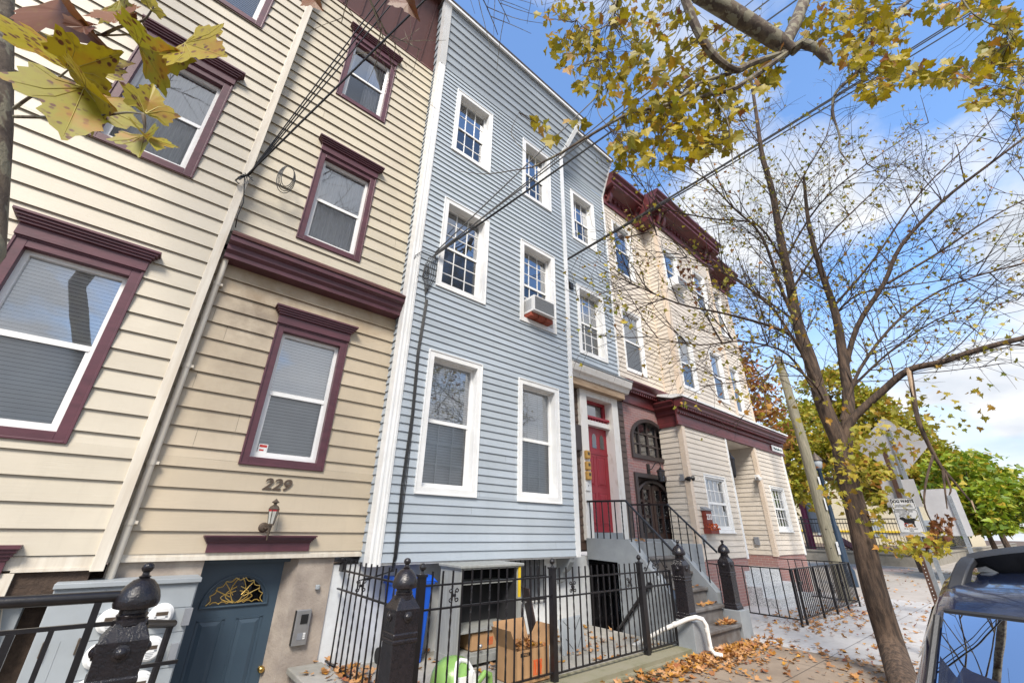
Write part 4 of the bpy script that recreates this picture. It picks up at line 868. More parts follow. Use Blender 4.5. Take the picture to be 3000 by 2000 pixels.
# lantern over the blue door
t = thing('wall_lantern', (1.26, YC, 1.65), 'small bronze wall lantern with red topped glass over the slate blue door', 'wall lamp')
mb = MB(); mb.lathe((1.22, YC-.015, 1.615), [(.055, 0), (.055, .012), (.04, .03), (.015, .035)], 18, axis=Vector((0, -1, 0))); mb.build('backplate', M['bronze'], t, smooth='auto')
mb = MB(); mb.tube([(1.22, YC-.04, 1.615), (1.24, YC-.10, 1.60), (1.26, YC-.15, 1.63), (1.262, YC-.15, 1.65)], .011, 8); mb.tube([(1.262, YC-.15, 1.64), (1.258, YC-.15, 1.48)], [.022, .006], 8); mb.build('arm', M['bronze'], t, smooth='auto')
c = (1.262, YC-.15, 0)
MB().lathe(c, [(.030, 1.655), (.052, 1.80)], 6).build('glass', pmat('milky_glass', (.55, .55, .5), .3, bs=0), t)
MB().lathe(c, [(.0515, 1.79), (.055, 1.815)], 6).build('red_band', pmat('red_glass', (.5, .03, .04), .3, bs=0), t)
mb = MB(); mb.lathe(c, [(.035, 1.64), (.035, 1.656)], 6); mb.lathe(c, [(.062, 1.812), (.045, 1.845), (.02, 1.86), (.016, 1.875), (.04, 1.885), (.04, 1.892), (.015, 1.915), (.004, 1.93)], 6)
for q in range(6): a = R(60*q); mb.tube([(c[0]+.032*math.cos(a), c[1]+.032*math.sin(a), 1.655), (c[0]+.056*math.cos(a), c[1]+.056*math.sin(a), 1.815)], .004, 4)
mb.build('cage', M['bronze'], t)
# lamp over the brick entrance
t = thing('carriage_lamp', (9.6, YI, 3.0), 'black carriage lamp with a hooked arm on the brick wall over the double door', 'wall lamp')
mb = MB(); mb.box(9.54, 9.65, YI-.03, YI, 2.95, 3.2); mb.build('backplate', M['iron'], t); mb = MB(); pts = [(9.6, YI-.03, 3.05), (9.62, YI-.10, 3.08), (9.68, YI-.18, 3.22), (9.76, YI-.23, 3.24), (9.80, YI-.24, 3.17), (9.78, YI-.24, 3.12)]; mb.tube(pts, .012, 8); mb.build('arm', M['iron'], t)
c = (9.78, YI-.24, 0); mb = MB(); mb.lathe(c, [(.02, 3.12), (.03, 3.09), (.10, 3.04), (.11, 3.02), (.06, 3.02)], 8); mb.lathe(c, [(.07, 2.80), (.075, 2.78), (.03, 2.77)], 8)
for q in range(8): a = R(45*q); mb.tube([(c[0]+.092*math.cos(a), c[1]+.092*math.sin(a), 3.02), (c[0]+.07*math.cos(a), c[1]+.07*math.sin(a), 2.79)], .006, 4)
mb.build('cage', M['iron'], t); MB().lathe(c, [(.06, 2.80), (.085, 3.01)], 8).build('glass', M['darkglass'], t)
t = thing('floodlight', (10.4, YP, 2.9), 'twin black floodlight on the corner of the peach bay by the brick entrance', 'wall lamp')
box(10.28, 10.325, YP+.10, YP+.2, 2.82, 2.98).build('junction_box', M['grey'], t)
mb = MB(); mb.lathe((10.32, YP+.02, 2.86), [(.02, -.06), (.055, 0), (.062, .06), (.05, .07)], 12, axis=Vector((.3, -1, -.1))); mb.lathe((10.44, YP-.02, 2.88), [(.02, -.06), (.055, 0), (.062, .06), (.05, .07)], 12, axis=Vector((.9, -.8, -.1))); mb.tube([(10.31, YP+.1, 2.84), (10.34, YP, 2.84)], .012, 6); mb.build('lamp_head', M['iron'], t, smooth='auto')
# number plate 233 with flowers
t = thing('mailbox', (10.82, YP-.03, 1.65), 'dark red wooden mailbox with white 233 and orange flowers on the peach bay', 'mailbox')
mb = MB(); mb.box(10.68, 10.98, YP-.12, YP-.016, 1.72, 2.14); mb.build('box', M['mailred'], t, bevel=.005); MB().prism([(0, 2.14), (.14, 2.14), (.14, 2.16), (0, 2.23)], lambda p, q, s: (s, YP-.01-p, q), 10.66, 11.0).build('lid', M['grey'], t)
box(10.66, 11.06, YP-.2, YP-.016, 1.62, 1.74).build('planter', M['mailred'], t)
text('number', '233', .17, (10.83, YP-.124, 1.99), M['signwhite'], t, bold=.004, sx=1.0)
mb = MB()
for k in range(120):
    p = Vector((random.uniform(10.67, 11.1), YP-random.uniform(.03, .24), random.uniform(1.70, 1.84))); a = Vector((random.gauss(0, 1), random.gauss(0, 1), random.gauss(0, 1))).normalized()*.025; b_ = a.cross(Vector((random.gauss(0, 1), random.gauss(0, 1), 1))).normalized()*.02
    mb.quad(p+a, p+b_, p-a, p-b_)
mb.build('flowers', M['flower'], t)
t = thing('meter_box', (10.55, YP, 1.5), 'small grey meter box low on the peach bay beside the stoop railing', 'utility box'); box(10.47, 10.62, YP-.08, YP-.016, 1.40, 1.60).build('box', M['panelgrey'], t, bevel=.006)
t = thing('wall_outlet', (14.84, 6.0, 1.4), 'grey outlet cover low on the porch side wall of the peach house', 'outlet'); box(14.78, 14.84, 5.78, 5.93, 1.33, 1.55).build('cover', M['grey'], t, bevel=.01)
t = thing('security_camera', (14.8, YP-.05, 3.3), 'white security camera on the porch corner of the peach house', 'camera'); mb = MB(); mb.box(14.70, 14.83, YP-.02, YP+.08, 3.18, 3.34); mb.lathe((14.7, YP-.0, 3.25), [(.05, 0), (.055, .1), (.055, .22), (.045, .23)], 12, axis=Vector((-.8, -.6, -.25))); mb.build('body', M['white'], t, smooth='auto')
t = thing('porch_lantern', (13.0, YP+.1, 3.5), 'slim black lantern at the left edge of the peach house porch', 'wall lamp'); mb = MB(); mb.lathe((12.95, YP-.03, 3.1), [(.03, 0), (.06, .06), (.09, .5), (.11, .52), (.03, .62), (.02, .7)], 8); mb.box(12.86, 12.95, YP-.04, YP, 3.4, 3.5); mb.build('lantern', M['iron'], t)
# mailboxes by the red door
for k, (z, lab) in enumerate(((3.13, 'topmost of three small brass mailboxes beside the red door'), (2.90, 'middle of three small brass mailboxes beside the red door'), (2.70, 'lowest of three small brass mailboxes beside the red door'))):
    t = thing('door_mailbox', (7.11, YI-.1, z), lab, 'mailbox', 'brass mailboxes beside the red door')
    mb = MB(); mb.box(7.05, 7.19, YI-.17, YI-.09, z-.09, z+.09); mb.build('case', M['plastic_amber'], t, bevel=.025); box(7.09, 7.15, YI-.176, YI-.17, z-.01, z+.05).build('window', M['bronze'], t)
t = thing('doorbell_panel', (7.12, YI-.1, 2.5), 'white doorbell plate under the brass mailboxes', 'doorbell'); box(7.05, 7.18, YI-.112, YI-.09, 2.40, 2.58).build('plate', M['signwhite'], t, bevel=.004); box(7.11, 7.13, YI-.12, YI-.112, 2.49, 2.51).build('button', M['black'], t)
# ------------------------------------------------------------------ things in the front yard
t = thing('recycling_bin', (3.1, 5.8, .08), 'blue plastic recycling bin left of the grey cabinet', 'bin', 'blue bins in the front yard')
def wheelie(t, x0, x1, y0, y1, z0, z1):
    mb = MB(); i = len(mb.v); a = .05
    for z, e in ((z0, a), (z1-.09, 0)): mb.v += [(x0+e, y0+e, z), (x1-e, y0+e, z), (x1-e, y1-e, z), (x0+e, y1-e, z)]
    for f in ((0,3,2,1),(0,1,5,4),(1,2,6,5),(2,3,7,6),(3,0,4,7)): mb.f.append(tuple(i+k for k in f)); mb.m.append(0)
    mb.box(x0+.1, x0+.14, y0-.005, y0+.05, z0+.1, z1-.12); mb.box(x1-.14, x1-.1, y0-.005, y0+.05, z0+.1, z1-.12); mb.build('body', M['bluebin'], t, bevel=.015)
    mb = MB(); mb.box(x0-.02, x1+.02, y0-.03, y1+.03, z1-.09, z1-.05); mb.prism([(y0-.04, z1-.05), (y1+.04, z1-.05), (y1, z1), (y0+.08, z1)], lambda p, q, s: (s, p, q), x0-.02, x1+.02); mb.build('lid', M['bluebin'], t, bevel=.012)
    for x in (x0+.02, x1-.02): mb = MB(); mb.lathe((x, y1-.05, z0+.08), [(.09, -.03), (.09, .03)], 16, axis=Vector((1, 0, 0))); mb.build('wheel', M['rubber'], t)
wheelie(t, 2.86, 3.36, 5.6, 6.0, .08, 1.04)
t = thing('wardrobe_cabinet', (4.0, 5.4, .08), 'grey wooden cabinet without doors standing open in the front yard', 'cabinet')
x0, x1, y0, y1 = 3.47, 4.50, 5.1, 5.6
mb = MB(); mb.box(x0, x0+.03, y0, y1, .2, 1.165); mb.box(x0+.005, x0+.035, y0-.015, y0+.0, .2, 1.165); mb.box(x1-.06, x1, y0, y1, .2, 1.165); mb.box(x0+.03, x1-.06, y1-.02, y1, .2, 1.165); mb.box(x0+.03, x1-.06, y0, y0+.3, .2, .23); mb.box(x0+.03, x1-.06, y0+.01, y1-.02, .44, .46); mb.box(x0+.03, x1-.06, y0+.1, y1-.02, .96, .985)
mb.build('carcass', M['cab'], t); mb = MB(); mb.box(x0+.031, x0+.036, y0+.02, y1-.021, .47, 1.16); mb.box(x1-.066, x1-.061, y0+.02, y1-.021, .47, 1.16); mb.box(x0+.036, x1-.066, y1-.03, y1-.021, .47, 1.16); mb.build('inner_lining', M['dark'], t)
mb = MB(); mb.box(x0-.03, x1+.04, y0-.04, y1+.02, 1.165, 1.2); mb.box(x0-.015, x1+.02, y0-.02, y1+.01, 1.145, 1.165); mb.build('top', M['cab'], t, bevel=.008)
mb = MB(); mb.box(x0-.01, x1+.01, y0-.025, y1, .12, .2)
for x in (x0, x1-.07): mb.box(x, x+.06, y0-.02, y0+.05, .08, .12); mb.box(x, x+.06, y1-.06, y1, .08, .12)
mb.build('base', M['cab'], t); box(x1-.05, x1-.012, y0-.02, y0-.002, .78, 1.165).build('yellow_tape', M['yellow'], t)
box(x1-.06, x1, y0-.0175, y0-.0005, .2, .78).build('front_stile', M['cab'], t)
mb = MB(); mb.lathe((3.80, y0-.02, .30), [(.014, 0), (.014, .015), (.024, .025), (.02, .036), (0, .04)], 12, axis=Vector((0, -1, 0))); mb.build('knob', M['alu'], t, smooth=True)
def carton(name, x0, x1, y0, y1, z0, z1, label, open_=False, group='cardboard moving boxes in the front yard'):
    t = thing(name, ((x0+x1)/2, (y0+y1)/2, z0), label, 'box', group); s = .006
    mb = MB(); mb.box(x0, x1, y0, y0+s, z0, z1); mb.box(x0, x1, y1-s, y1, z0, z1); mb.box(x0, x0+s, y0+s, y1-s, z0, z1); mb.box(x1-s, x1, y0+s, y1-s, z0, z1); mb.box(x0, x1, y0, y1, z0+.002, z0+.008); mb.build('body', M['card'], t)
    w_ = x1-x0; lx = x0+w_*.62; lz = z0+(z1-z0)*.44; e = (z1-z0)*.22
    box(lx-e, lx+e, y0-.0015, y0, lz-e, lz+e).build('orange_mark', M['orange'], t)
    mb = MB()
    for k in range(5): q = lx-e+2*e*(k+.5)/5; mb.tube([(q, y0-.002, lz-e*.9), (q+e*.3*math.sin(k*2.1), y0-.002, lz), (q-e*.2, y0-.002, lz+e*.9)], .003, 4)
    mb.build('mark_strokes', M['card'], t); return t
t = carton('cardboard_box', 3.72, 4.20, 5.14, 5.45, .235, .425, 'closed cardboard box with an orange mark inside the grey cabinet')
box(3.72, 4.2, 5.14, 5.45, .42, .428).build('top_flap', M['card'], t)
t = carton('moving_box', 3.70, 4.20, 4.24, 4.60, .08, .40, 'open cardboard moving box marked small, standing behind the yard fence')
mb = MB(); mb.quad((3.70, 4.24, .40), (3.70, 4.60, .40), (3.60, 4.60, .60), (3.60, 4.24, .60)); mb.quad((3.70, 4.6, .4), (4.2, 4.6, .4), (4.2, 4.70, .62), (3.7, 4.70, .62)); mb.quad((4.2, 4.24, .4), (4.2, 4.6, .4), (4.34, 4.6, .58), (4.34, 4.24, .58)); mb.quad((3.7, 4.24, .4), (4.2, 4.24, .4), (4.2, 4.10, .36), (3.7, 4.10, .36)) if False else None
mb.build('flaps', M['card'], t)
box(3.75, 3.9, 4.2385, 4.24, .34, .375).build('size_label', M['black'], t); text('size_print', 'SMALL', .035, (3.825, 4.236, .357), M['card'], t, depth=.001)
text('lower_print', 'SMALL BOX', .03, (4.05, 4.2385, .115), M['black'], t, depth=.001)
# drawers and panels leaning beside the cabinet
for k, (dx, lab) in enumerate(((0, 'dark drawer front leaning nearest the grey cabinet'), (.2, 'dark drawer front leaning further from the grey cabinet'))):
    t = thing('drawer_front', (4.75+dx, 5.35, .1), lab, 'drawer front', 'drawer fronts leaning in the yard')
    mb = MB(); b0 = Vector((4.72+dx, 5.15, .1)); r_a = Vector((.10, .28, .0)); up_ = Vector((-.04+.02*k, .22, .72)); th = r_a.cross(up_).normalized()*.02
    i = len(mb.v); P_ = [b0, b0+r_a, b0+r_a+up_, b0+up_]; mb.v += [tuple(p) for p in P_]+[tuple(p+th) for p in P_]
    for f in ((0,1,2,3),(7,6,5,4),(0,4,5,1),(1,5,6,2),(2,6,7,3),(3,7,4,0)): mb.f.append(tuple(i+q for q in f)); mb.m.append(0)
    mb.build('panel', M['darkwood'], t); mb = MB(); mb.lathe(b0+r_a*.5+up_*.75-th, [(.012, -.0), (.012, .02), (.02, .03), (0, .04)], 10, axis=-th.normalized()); mb.build('knob', M['alu'], t)
t = thing('foam_panel', (5.2, 4.9, .08), 'light grey panel with black crossed straps leaning by the basement wall', 'panel')
mb = MB(); A0, A1, Hh = Vector((5.02, 4.82, .08)), Vector((5.56, 4.90, .08)), Vector((.02, .09, .40)); th = Vector((.02, -.04, 0))
i = 0; P_ = [A0, A1, A1+Hh, A0+Hh]; mb.v += [tuple(p) for p in P_]+[tuple(p+th) for p in P_]
for f in ((0,1,2,3),(7,6,5,4),(0,4,5,1),(1,5,6,2),(2,6,7,3),(3,7,4,0)): mb.f.append(f); mb.m.append(0)
mb.build('sheet', M['panelgrey'], t, bevel=.004); mb = MB()
for a, b_ in (((.12, .45), (.38, .12)), ((.62, .12), (.9, .5)), ((.6, .62), (.9, .95)), ((.1, .95), (.35, .7))): mb.tube([A0+(A1-A0)*a[0]+Hh*a[1]+th*1.05, A0+(A1-A0)*b_[0]+Hh*b_[1]+th*1.05], .004, 4)
mb.build('straps', M['black'], t)
t = thing('green_canister', (2.98, 4.38, .08), 'lime green and white plastic appliance with a coiled white cord behind the yard fence', 'appliance')
mb = MB(); mb.lathe((2.98, 4.42, .08), [(.20, 0), (.225, .06), (.23, .14), (.215, .22), (.18, .28), (.12, .325), (.05, .345), (0, .35)], 24); mb.tube([(3.1, 4.32, .10), (3.18, 4.27, .2), (3.28, 4.27, .27), (3.36, 4.29, .24), (3.38, 4.3, .12), (3.38, 4.3, .06)], .03, 10); mb.build('body', M['green'], t, smooth='auto')
mb = MB(); mb.box(2.90, 3.04, 4.18, 4.25, .08, .30); mb.tube([(2.89, 4.22, .2), (2.89, 4.24, .34), (2.93, 4.28, .40), (2.98, 4.3, .415), (3.05, 4.28, .40), (3.08, 4.24, .34), (3.07, 4.22, .2)], .022, 8); mb.build('handle', M['white'], t, smooth='auto')
mb = MB()
for k in range(5): mb.tube([(3.0+.025*math.cos(a)+.012*k, 4.17-.004*k, .24+.11*math.sin(a)) for a in [R(q) for q in range(0, 361, 24)]], .006, 5)
mb.build('cord', M['signwhite'], t)
t = thing('drain_pipe', (6.9, 3.9, .1), 'white plastic drainpipe bent over the curb at the foot of the stoop', 'pipe')
mb = MB(); mb.tube([(6.35, 4.6, .06), (6.62, 4.22, .30), (6.80, 3.90, .46), (6.86, 3.80, .49), (6.93, 3.74, .47), (6.96, 3.71, .40), (6.97, 3.70, .10), (6.99, 3.66, .05), (7.05, 3.58, .035)], .031, 12)
for p, q in (((6.96, 3.712, .36), (6.965, 3.71, .31)), ((6.97, 3.70, .13), (6.972, 3.70, .09)), ((6.72, 4.05, .39), (6.69, 4.09, .37))): mb.tube([p, q], .036, 12)
mb.build('pipe', M['pvc'], t, smooth='auto')
# ------------------------------------------------------------------ air conditioner on bricks in the second floor window
t = thing('air_conditioner', (5.4, 5.5, 5.75), 'white window air conditioner in the middle window of the blue house, propped on red bricks', 'air conditioner')
x0, x1, y0, y1, z0, z1 = 5.12, 5.74, 5.44, 5.95, 5.76, 6.12
mb = MB(); mb.box(x0, x1, y0+.01, y1, z0, z1); mb.box(x0, x0+.03, y0, y0+.01, z0, z1); mb.box(x1-.03, x1, y0, y0+.01, z0, z1); mb.box(x0+.03, x1-.03, y0, y0+.01, z0, z0+.03); mb.box(x0+.03, x1-.03, y0, y0+.01, z1-.03, z1); mb.build('case', M['white'], t, bevel=.006)
box(x0+.03, x1-.03, y0+.003, y0+.0095, z0+.03, z1-.03).build('coil_grille', M['acgrille'], t)
mb = MB()
for k in range(9): mb.box(x0-.003, x0, y0+.08, y0+.36, z0+.06+.028*k, z0+.07+.028*k)
mb.build('side_louvres', M['grey'], t)
for k, (x, lab) in enumerate(((5.22, 'left one of the red bricks under the window air conditioner'), (5.44, 'middle one of the red bricks under the window air conditioner'), (5.66, 'right one of the red bricks under the window air conditioner'))):
    tag(MB().box(x-.1, x+.1, 5.53, 5.80, 5.665, 5.755).build('loose_brick', M['brick_red'], None, bevel=.006), lab, 'brick', 'bricks under the air conditioner')
t = thing('window_unit', (11.6, 5.5, 8.9), 'white air conditioner in the top bay window of the peach house', 'air conditioner')
box(11.3, 11.9, 5.25, 5.6, 8.90, 9.25).build('case', M['white'], t, bevel=.01); box(11.33, 11.87, 5.245, 5.25, 8.93, 9.22).build('coil_grille', M['acgrille'], t)
# ------------------------------------------------------------------ overhead wires
def wire(pts, r, mb): mb.tube(pts, r, 5)
def sag(a, b_, s, n_=14):
    a, b_ = Vector(a), Vector(b_); return [a+(b_-a)*(k/n_)-Vector((0, 0, s*4*(k/n_)*(1-k/n_))) for k in range(n_+1)]
PT = Vector((17.0, 3.0, 11.5))
def cable(name, a, srcpx, D, s, r, label, n_=1, spread=.04, extra=None, grp='overhead service cables'):
    mb = MB(); a = Vector(a)
    b_ = hp(*srcpx, D); e = a+(b_-a)*2.2
    for k in range(n_): o = Vector((spread*(k-(n_-1)/2), .3*spread*k, spread*(k % 2)*1.6)); wire(sag(a+o*.15, e+o*5, s), r, mb)
    if extra: extra(mb)
    tag(mb.build(name, M['wire'], None), label, 'cable', grp)
A1 = Vector((-.10, YA-.07, 6.12))
def knot1(mb):
    wire([A1, A1+Vector((-.06, -.04, -.08)), A1+Vector((-.10, 0, -.16)), A1+Vector((-.05, -.02, -.2))], .012, mb); wire([A1+Vector((-.02, 0, -.03)), (-.03, YA-.03, 5.7), (-.04, YA-.03, 5.45), (-.02, YC-.05, 5.35)], .007, mb)
    c = Vector((.36, YC-.28, 6.48))
    for k in range(4): mb.tube([c+Vector(((.11+.02*k)*math.cos(a)*.7, .03*k, (.20+.02*k)*math.sin(a)-.10)) for a in [R(q) for q in range(0, 361, 20)]], .006, 5)
    for k in range(12): a = random.uniform(0, 6.28); wire([A1, A1+Vector((.09*math.cos(a), -.05, .09*math.sin(a)-.1))], .006, mb)
cable('service_cable', A1, (1240, 0), 3.1, .05, .014, 'thick twisted black cable from the cream corner board, lowest of its bundle', 1, extra=knot1)
for k, (px, lab) in enumerate((((1155, 0), 'black cable of the cream house bundle, leaving the top of the photo leftmost'), ((1130, 0), 'thin black cable of the cream house bundle, second from left at the top'), ((1110, 0), 'thin black cable beside the thick cables of the cream house bundle'))):
    cable('service_cable', A1+Vector((.02, 0, .03*k)), px, 3.4, .04, .009, lab)
B1 = Vector((2.86, YB-.06, 6.12))
def drop(mb):
    for k in range(6):
        o = random.uniform(-.1, .1); wire([B1, B1+Vector((-.12+.035*k, -.01, -.12)), B1+Vector((-.16+.045*k, .02, -.45)), B1+Vector((-.08, .03, -.85)), Vector((2.80, YB-.03, 5.15))], .006, mb)
    for k in range(4): x = 2.78+.013*k; wire([(x+.02, YB-.03, 5.2), (x-.02+.01*math.sin(k), YB-.025, 4.2), (x+.01, YB-.025, 3.2), (x-.015+.01*k, YB-.025, 2.2), (x-.0, YB-.03, 1.3), (x+.0, YB+.0, 1.12), (x-.25-.05*k, YB+.15, 1.02)], .009 if k < 2 else .006, mb)
    for k in range(5):
        a = [Vector((B1.x-.12+.05*math.cos(q)*(.8+.1*k), YB-.035, B1.z-.3-.05*k+.10*math.sin(q))) for q in [R(w_) for w_ in range(0, 361, 30)]]; wire(a, .005, mb)
    wire([B1, (2.62, YB-.06, 6.1), (2.50, YB-.05, 5.95), (2.47, YB+.02, 5.7), (2.6, YB-.04, 5.55)], .006, mb)
cable('house_cable', B1, (2310, 6), 5.6, .12, .02, 'thick black cable reaching the blue house wall, lowest of its bundle', 1, extra=drop)
for k, (px, lab) in enumerate((((2195, 0), 'black cable of the blue house bundle above the thickest one'), ((2250, 0), 'pair of black cables just above the thickest one to the blue house'), ((2030, 0), 'black cable of the blue house bundle leaving the photo furthest left'))):
    cable('house_cable', B1+Vector((0, 0, .03*k)), px, 5.2, .1, .012, lab, 2 if k == 1 else 1)
C1 = Vector((6.62, YI-.08, 7.9))
def drop2(mb):
    for k in range(4): wire([C1, C1+Vector((.0, .05, -.25-.03*k)), C1+Vector((.1+.06*k, .05, -.6)), C1+Vector((.3+.02*k, .05, -.62+.05*k)), C1+Vector((.2, .05, -.35))], .012, mb)
    mb.box(C1.x+.3, C1.x+.42, YI-.06, YI-.02, C1.z-.62, C1.z-.45)
cable('entry_cable', C1, (2871, 6), 6.6, .3, .02, 'twisted cable reaching the blue house wall over the red door', 3, .05, drop2)
mb = MB()
for px in ((1330, 420), (1420, 330), (1560, 560)): pass

t = thing('letter_box', (6.8, YI-.02, 3.4), 'dark metal letter box on the brown siding left of the red door', 'mailbox'); box(6.72, 6.98, YI-.12, YI-.016, 3.2, 3.75).build('box', M['frame_brown'], t, bevel=.01)
mb = MB(); mb.prism([(0, 1.19), (-.34, 1.19), (-.33, 1.12), (-.25, 1.0), (-.14, .93), (-.10, .80), (0, .76)], lambda p, q, s: (s, YI+p, q), 6.22, 6.34); mb.build('bay_bracket', M['greystone'], D_)
t = thing('window_sticker', (.98, YC+.06, 2.5), 'small white security sticker with red marks in the lower pane of the tan house window', 'sticker'); box(.965, 1.07, YC+.066, YC+.068, 2.47, 2.57).build('sticker', M['signwhite'], t); mb = MB(); mb.box(.975, 1.06, YC+.0645, YC+.066, 2.53, 2.56); mb.box(.98, 1.03, YC+.0645, YC+.066, 2.485, 2.505); mb.build('marks', M['redprint'], t)
# ------------------------------------------------------------------ leaves and branches
MAPLE = [(0, 0), (.10, .06), (.38, -.02), (.30, .14), (.52, .30), (.34, .36), (.36, .52), (.18, .48), (.13, .62), (.0, 1.0)]
MAPLE = MAPLE + [(-x, y) for x, y in MAPLE[-2:0:-1]]
BIG = [(0, .02), (.08, .0), (.20, .02), (.33, -.06), (.42, -.03), (.40, .06), (.47, .12), (.44, .20), (.52, .30), (.58, .37), (.50, .42), (.45, .40), (.42, .50), (.33, .52), (.26, .49), (.22, .56), (.25, .66), (.17, .72), (.13, .82), (.06, .88), (.02, .99)]
BIG = BIG + [(-x*.95, y*.98) for x, y in BIG[-1:0:-1]]
SIMPLE = [(0, 0), (.3, .02), (.42, .3), (.22, .36), (.2, .6), (0, 1.0), (-.2, .6), (-.22, .36), (-.42, .3), (-.3, .02)]
def leaf(mb, p, d, nrm, size, out=MAPLE, fold=.25, curl=.2):
    """p stalk end, d direction of the midrib, nrm approximate face normal"""
    d = d.normalized(); s = d.cross(nrm)
    if s.length < .05: s = d.cross(Vector((.3, .5, .8)))
    s.normalize(); n_ = s.cross(d)
    f = random.uniform(.3, 1)*fold; c = random.uniform(-.3, 1)*curl
    P = [p + d*(y*size) + s*(x*size) + n_*(size*(f*abs(x)-c*y*y)) for x, y in out]
    i = len(mb.v); mid = p+d*(.35*size)-n_*(size*c*.12); mb.v.append(tuple(mid)); mb.v += [tuple(q) for q in P]
    n = len(P)
    for k in range(n): mb.f.append((i, i+1+k, i+1+(k+1) % n)); mb.m.append(mb.cur)
def rv(): 
    while 1:
        v = Vector((random.uniform(-1, 1), random.uniform(-1, 1), random.uniform(-1, 1)))
        if .05 < v.length < 1: return v.normalized()
def wob(a, b_, n_=6, amp=.05):
    a, b_ = Vector(a), Vector(b_); L_ = (b_-a).length; pts = []; o = Vector((0, 0, 0))
    for k in range(n_+1): pts.append(a+(b_-a)*k/n_+o*(1 if 0 < k < n_ else 0)); o = o*.6+rv()*amp*L_*.5
    return pts
def grow(mb, tips, p, d, length, r, depth, gravity=.0, droop=0, bend=.22, nsub=(3, 5), taper=.45):
    n_ = max(4, int(length/.12)); pts = [p.copy()]; q = p.copy(); d = d.normalized(); dirs = [d]
    for k in range(n_):
        d = (d+rv()*bend*.5+Vector((0, 0, gravity))).normalized(); q = q+d*(length/n_); pts.append(q.copy()); dirs.append(d)
    mb.tube(pts, [r*(1-(1-taper)*k/n_) for k in range(n_+1)], 6 if r > .015 else 4, cap=False)
    if depth <= 0: 
        tips += [(pts[k], dirs[k]) for k in range(1, n_+1)]; return
    for s in range(random.randint(*nsub)):
        k = random.randint(max(1, n_//4), n_); side = dirs[k].cross(rv()).normalized()
        grow(mb, tips, pts[k], dirs[k]*.75+side*.75, length*random.uniform(.45, .72), max(.0028, r*random.uniform(.42, .6)), depth-1, gravity, droop, bend, nsub, taper)
    tips.append((pts[-1], dirs[-1]))
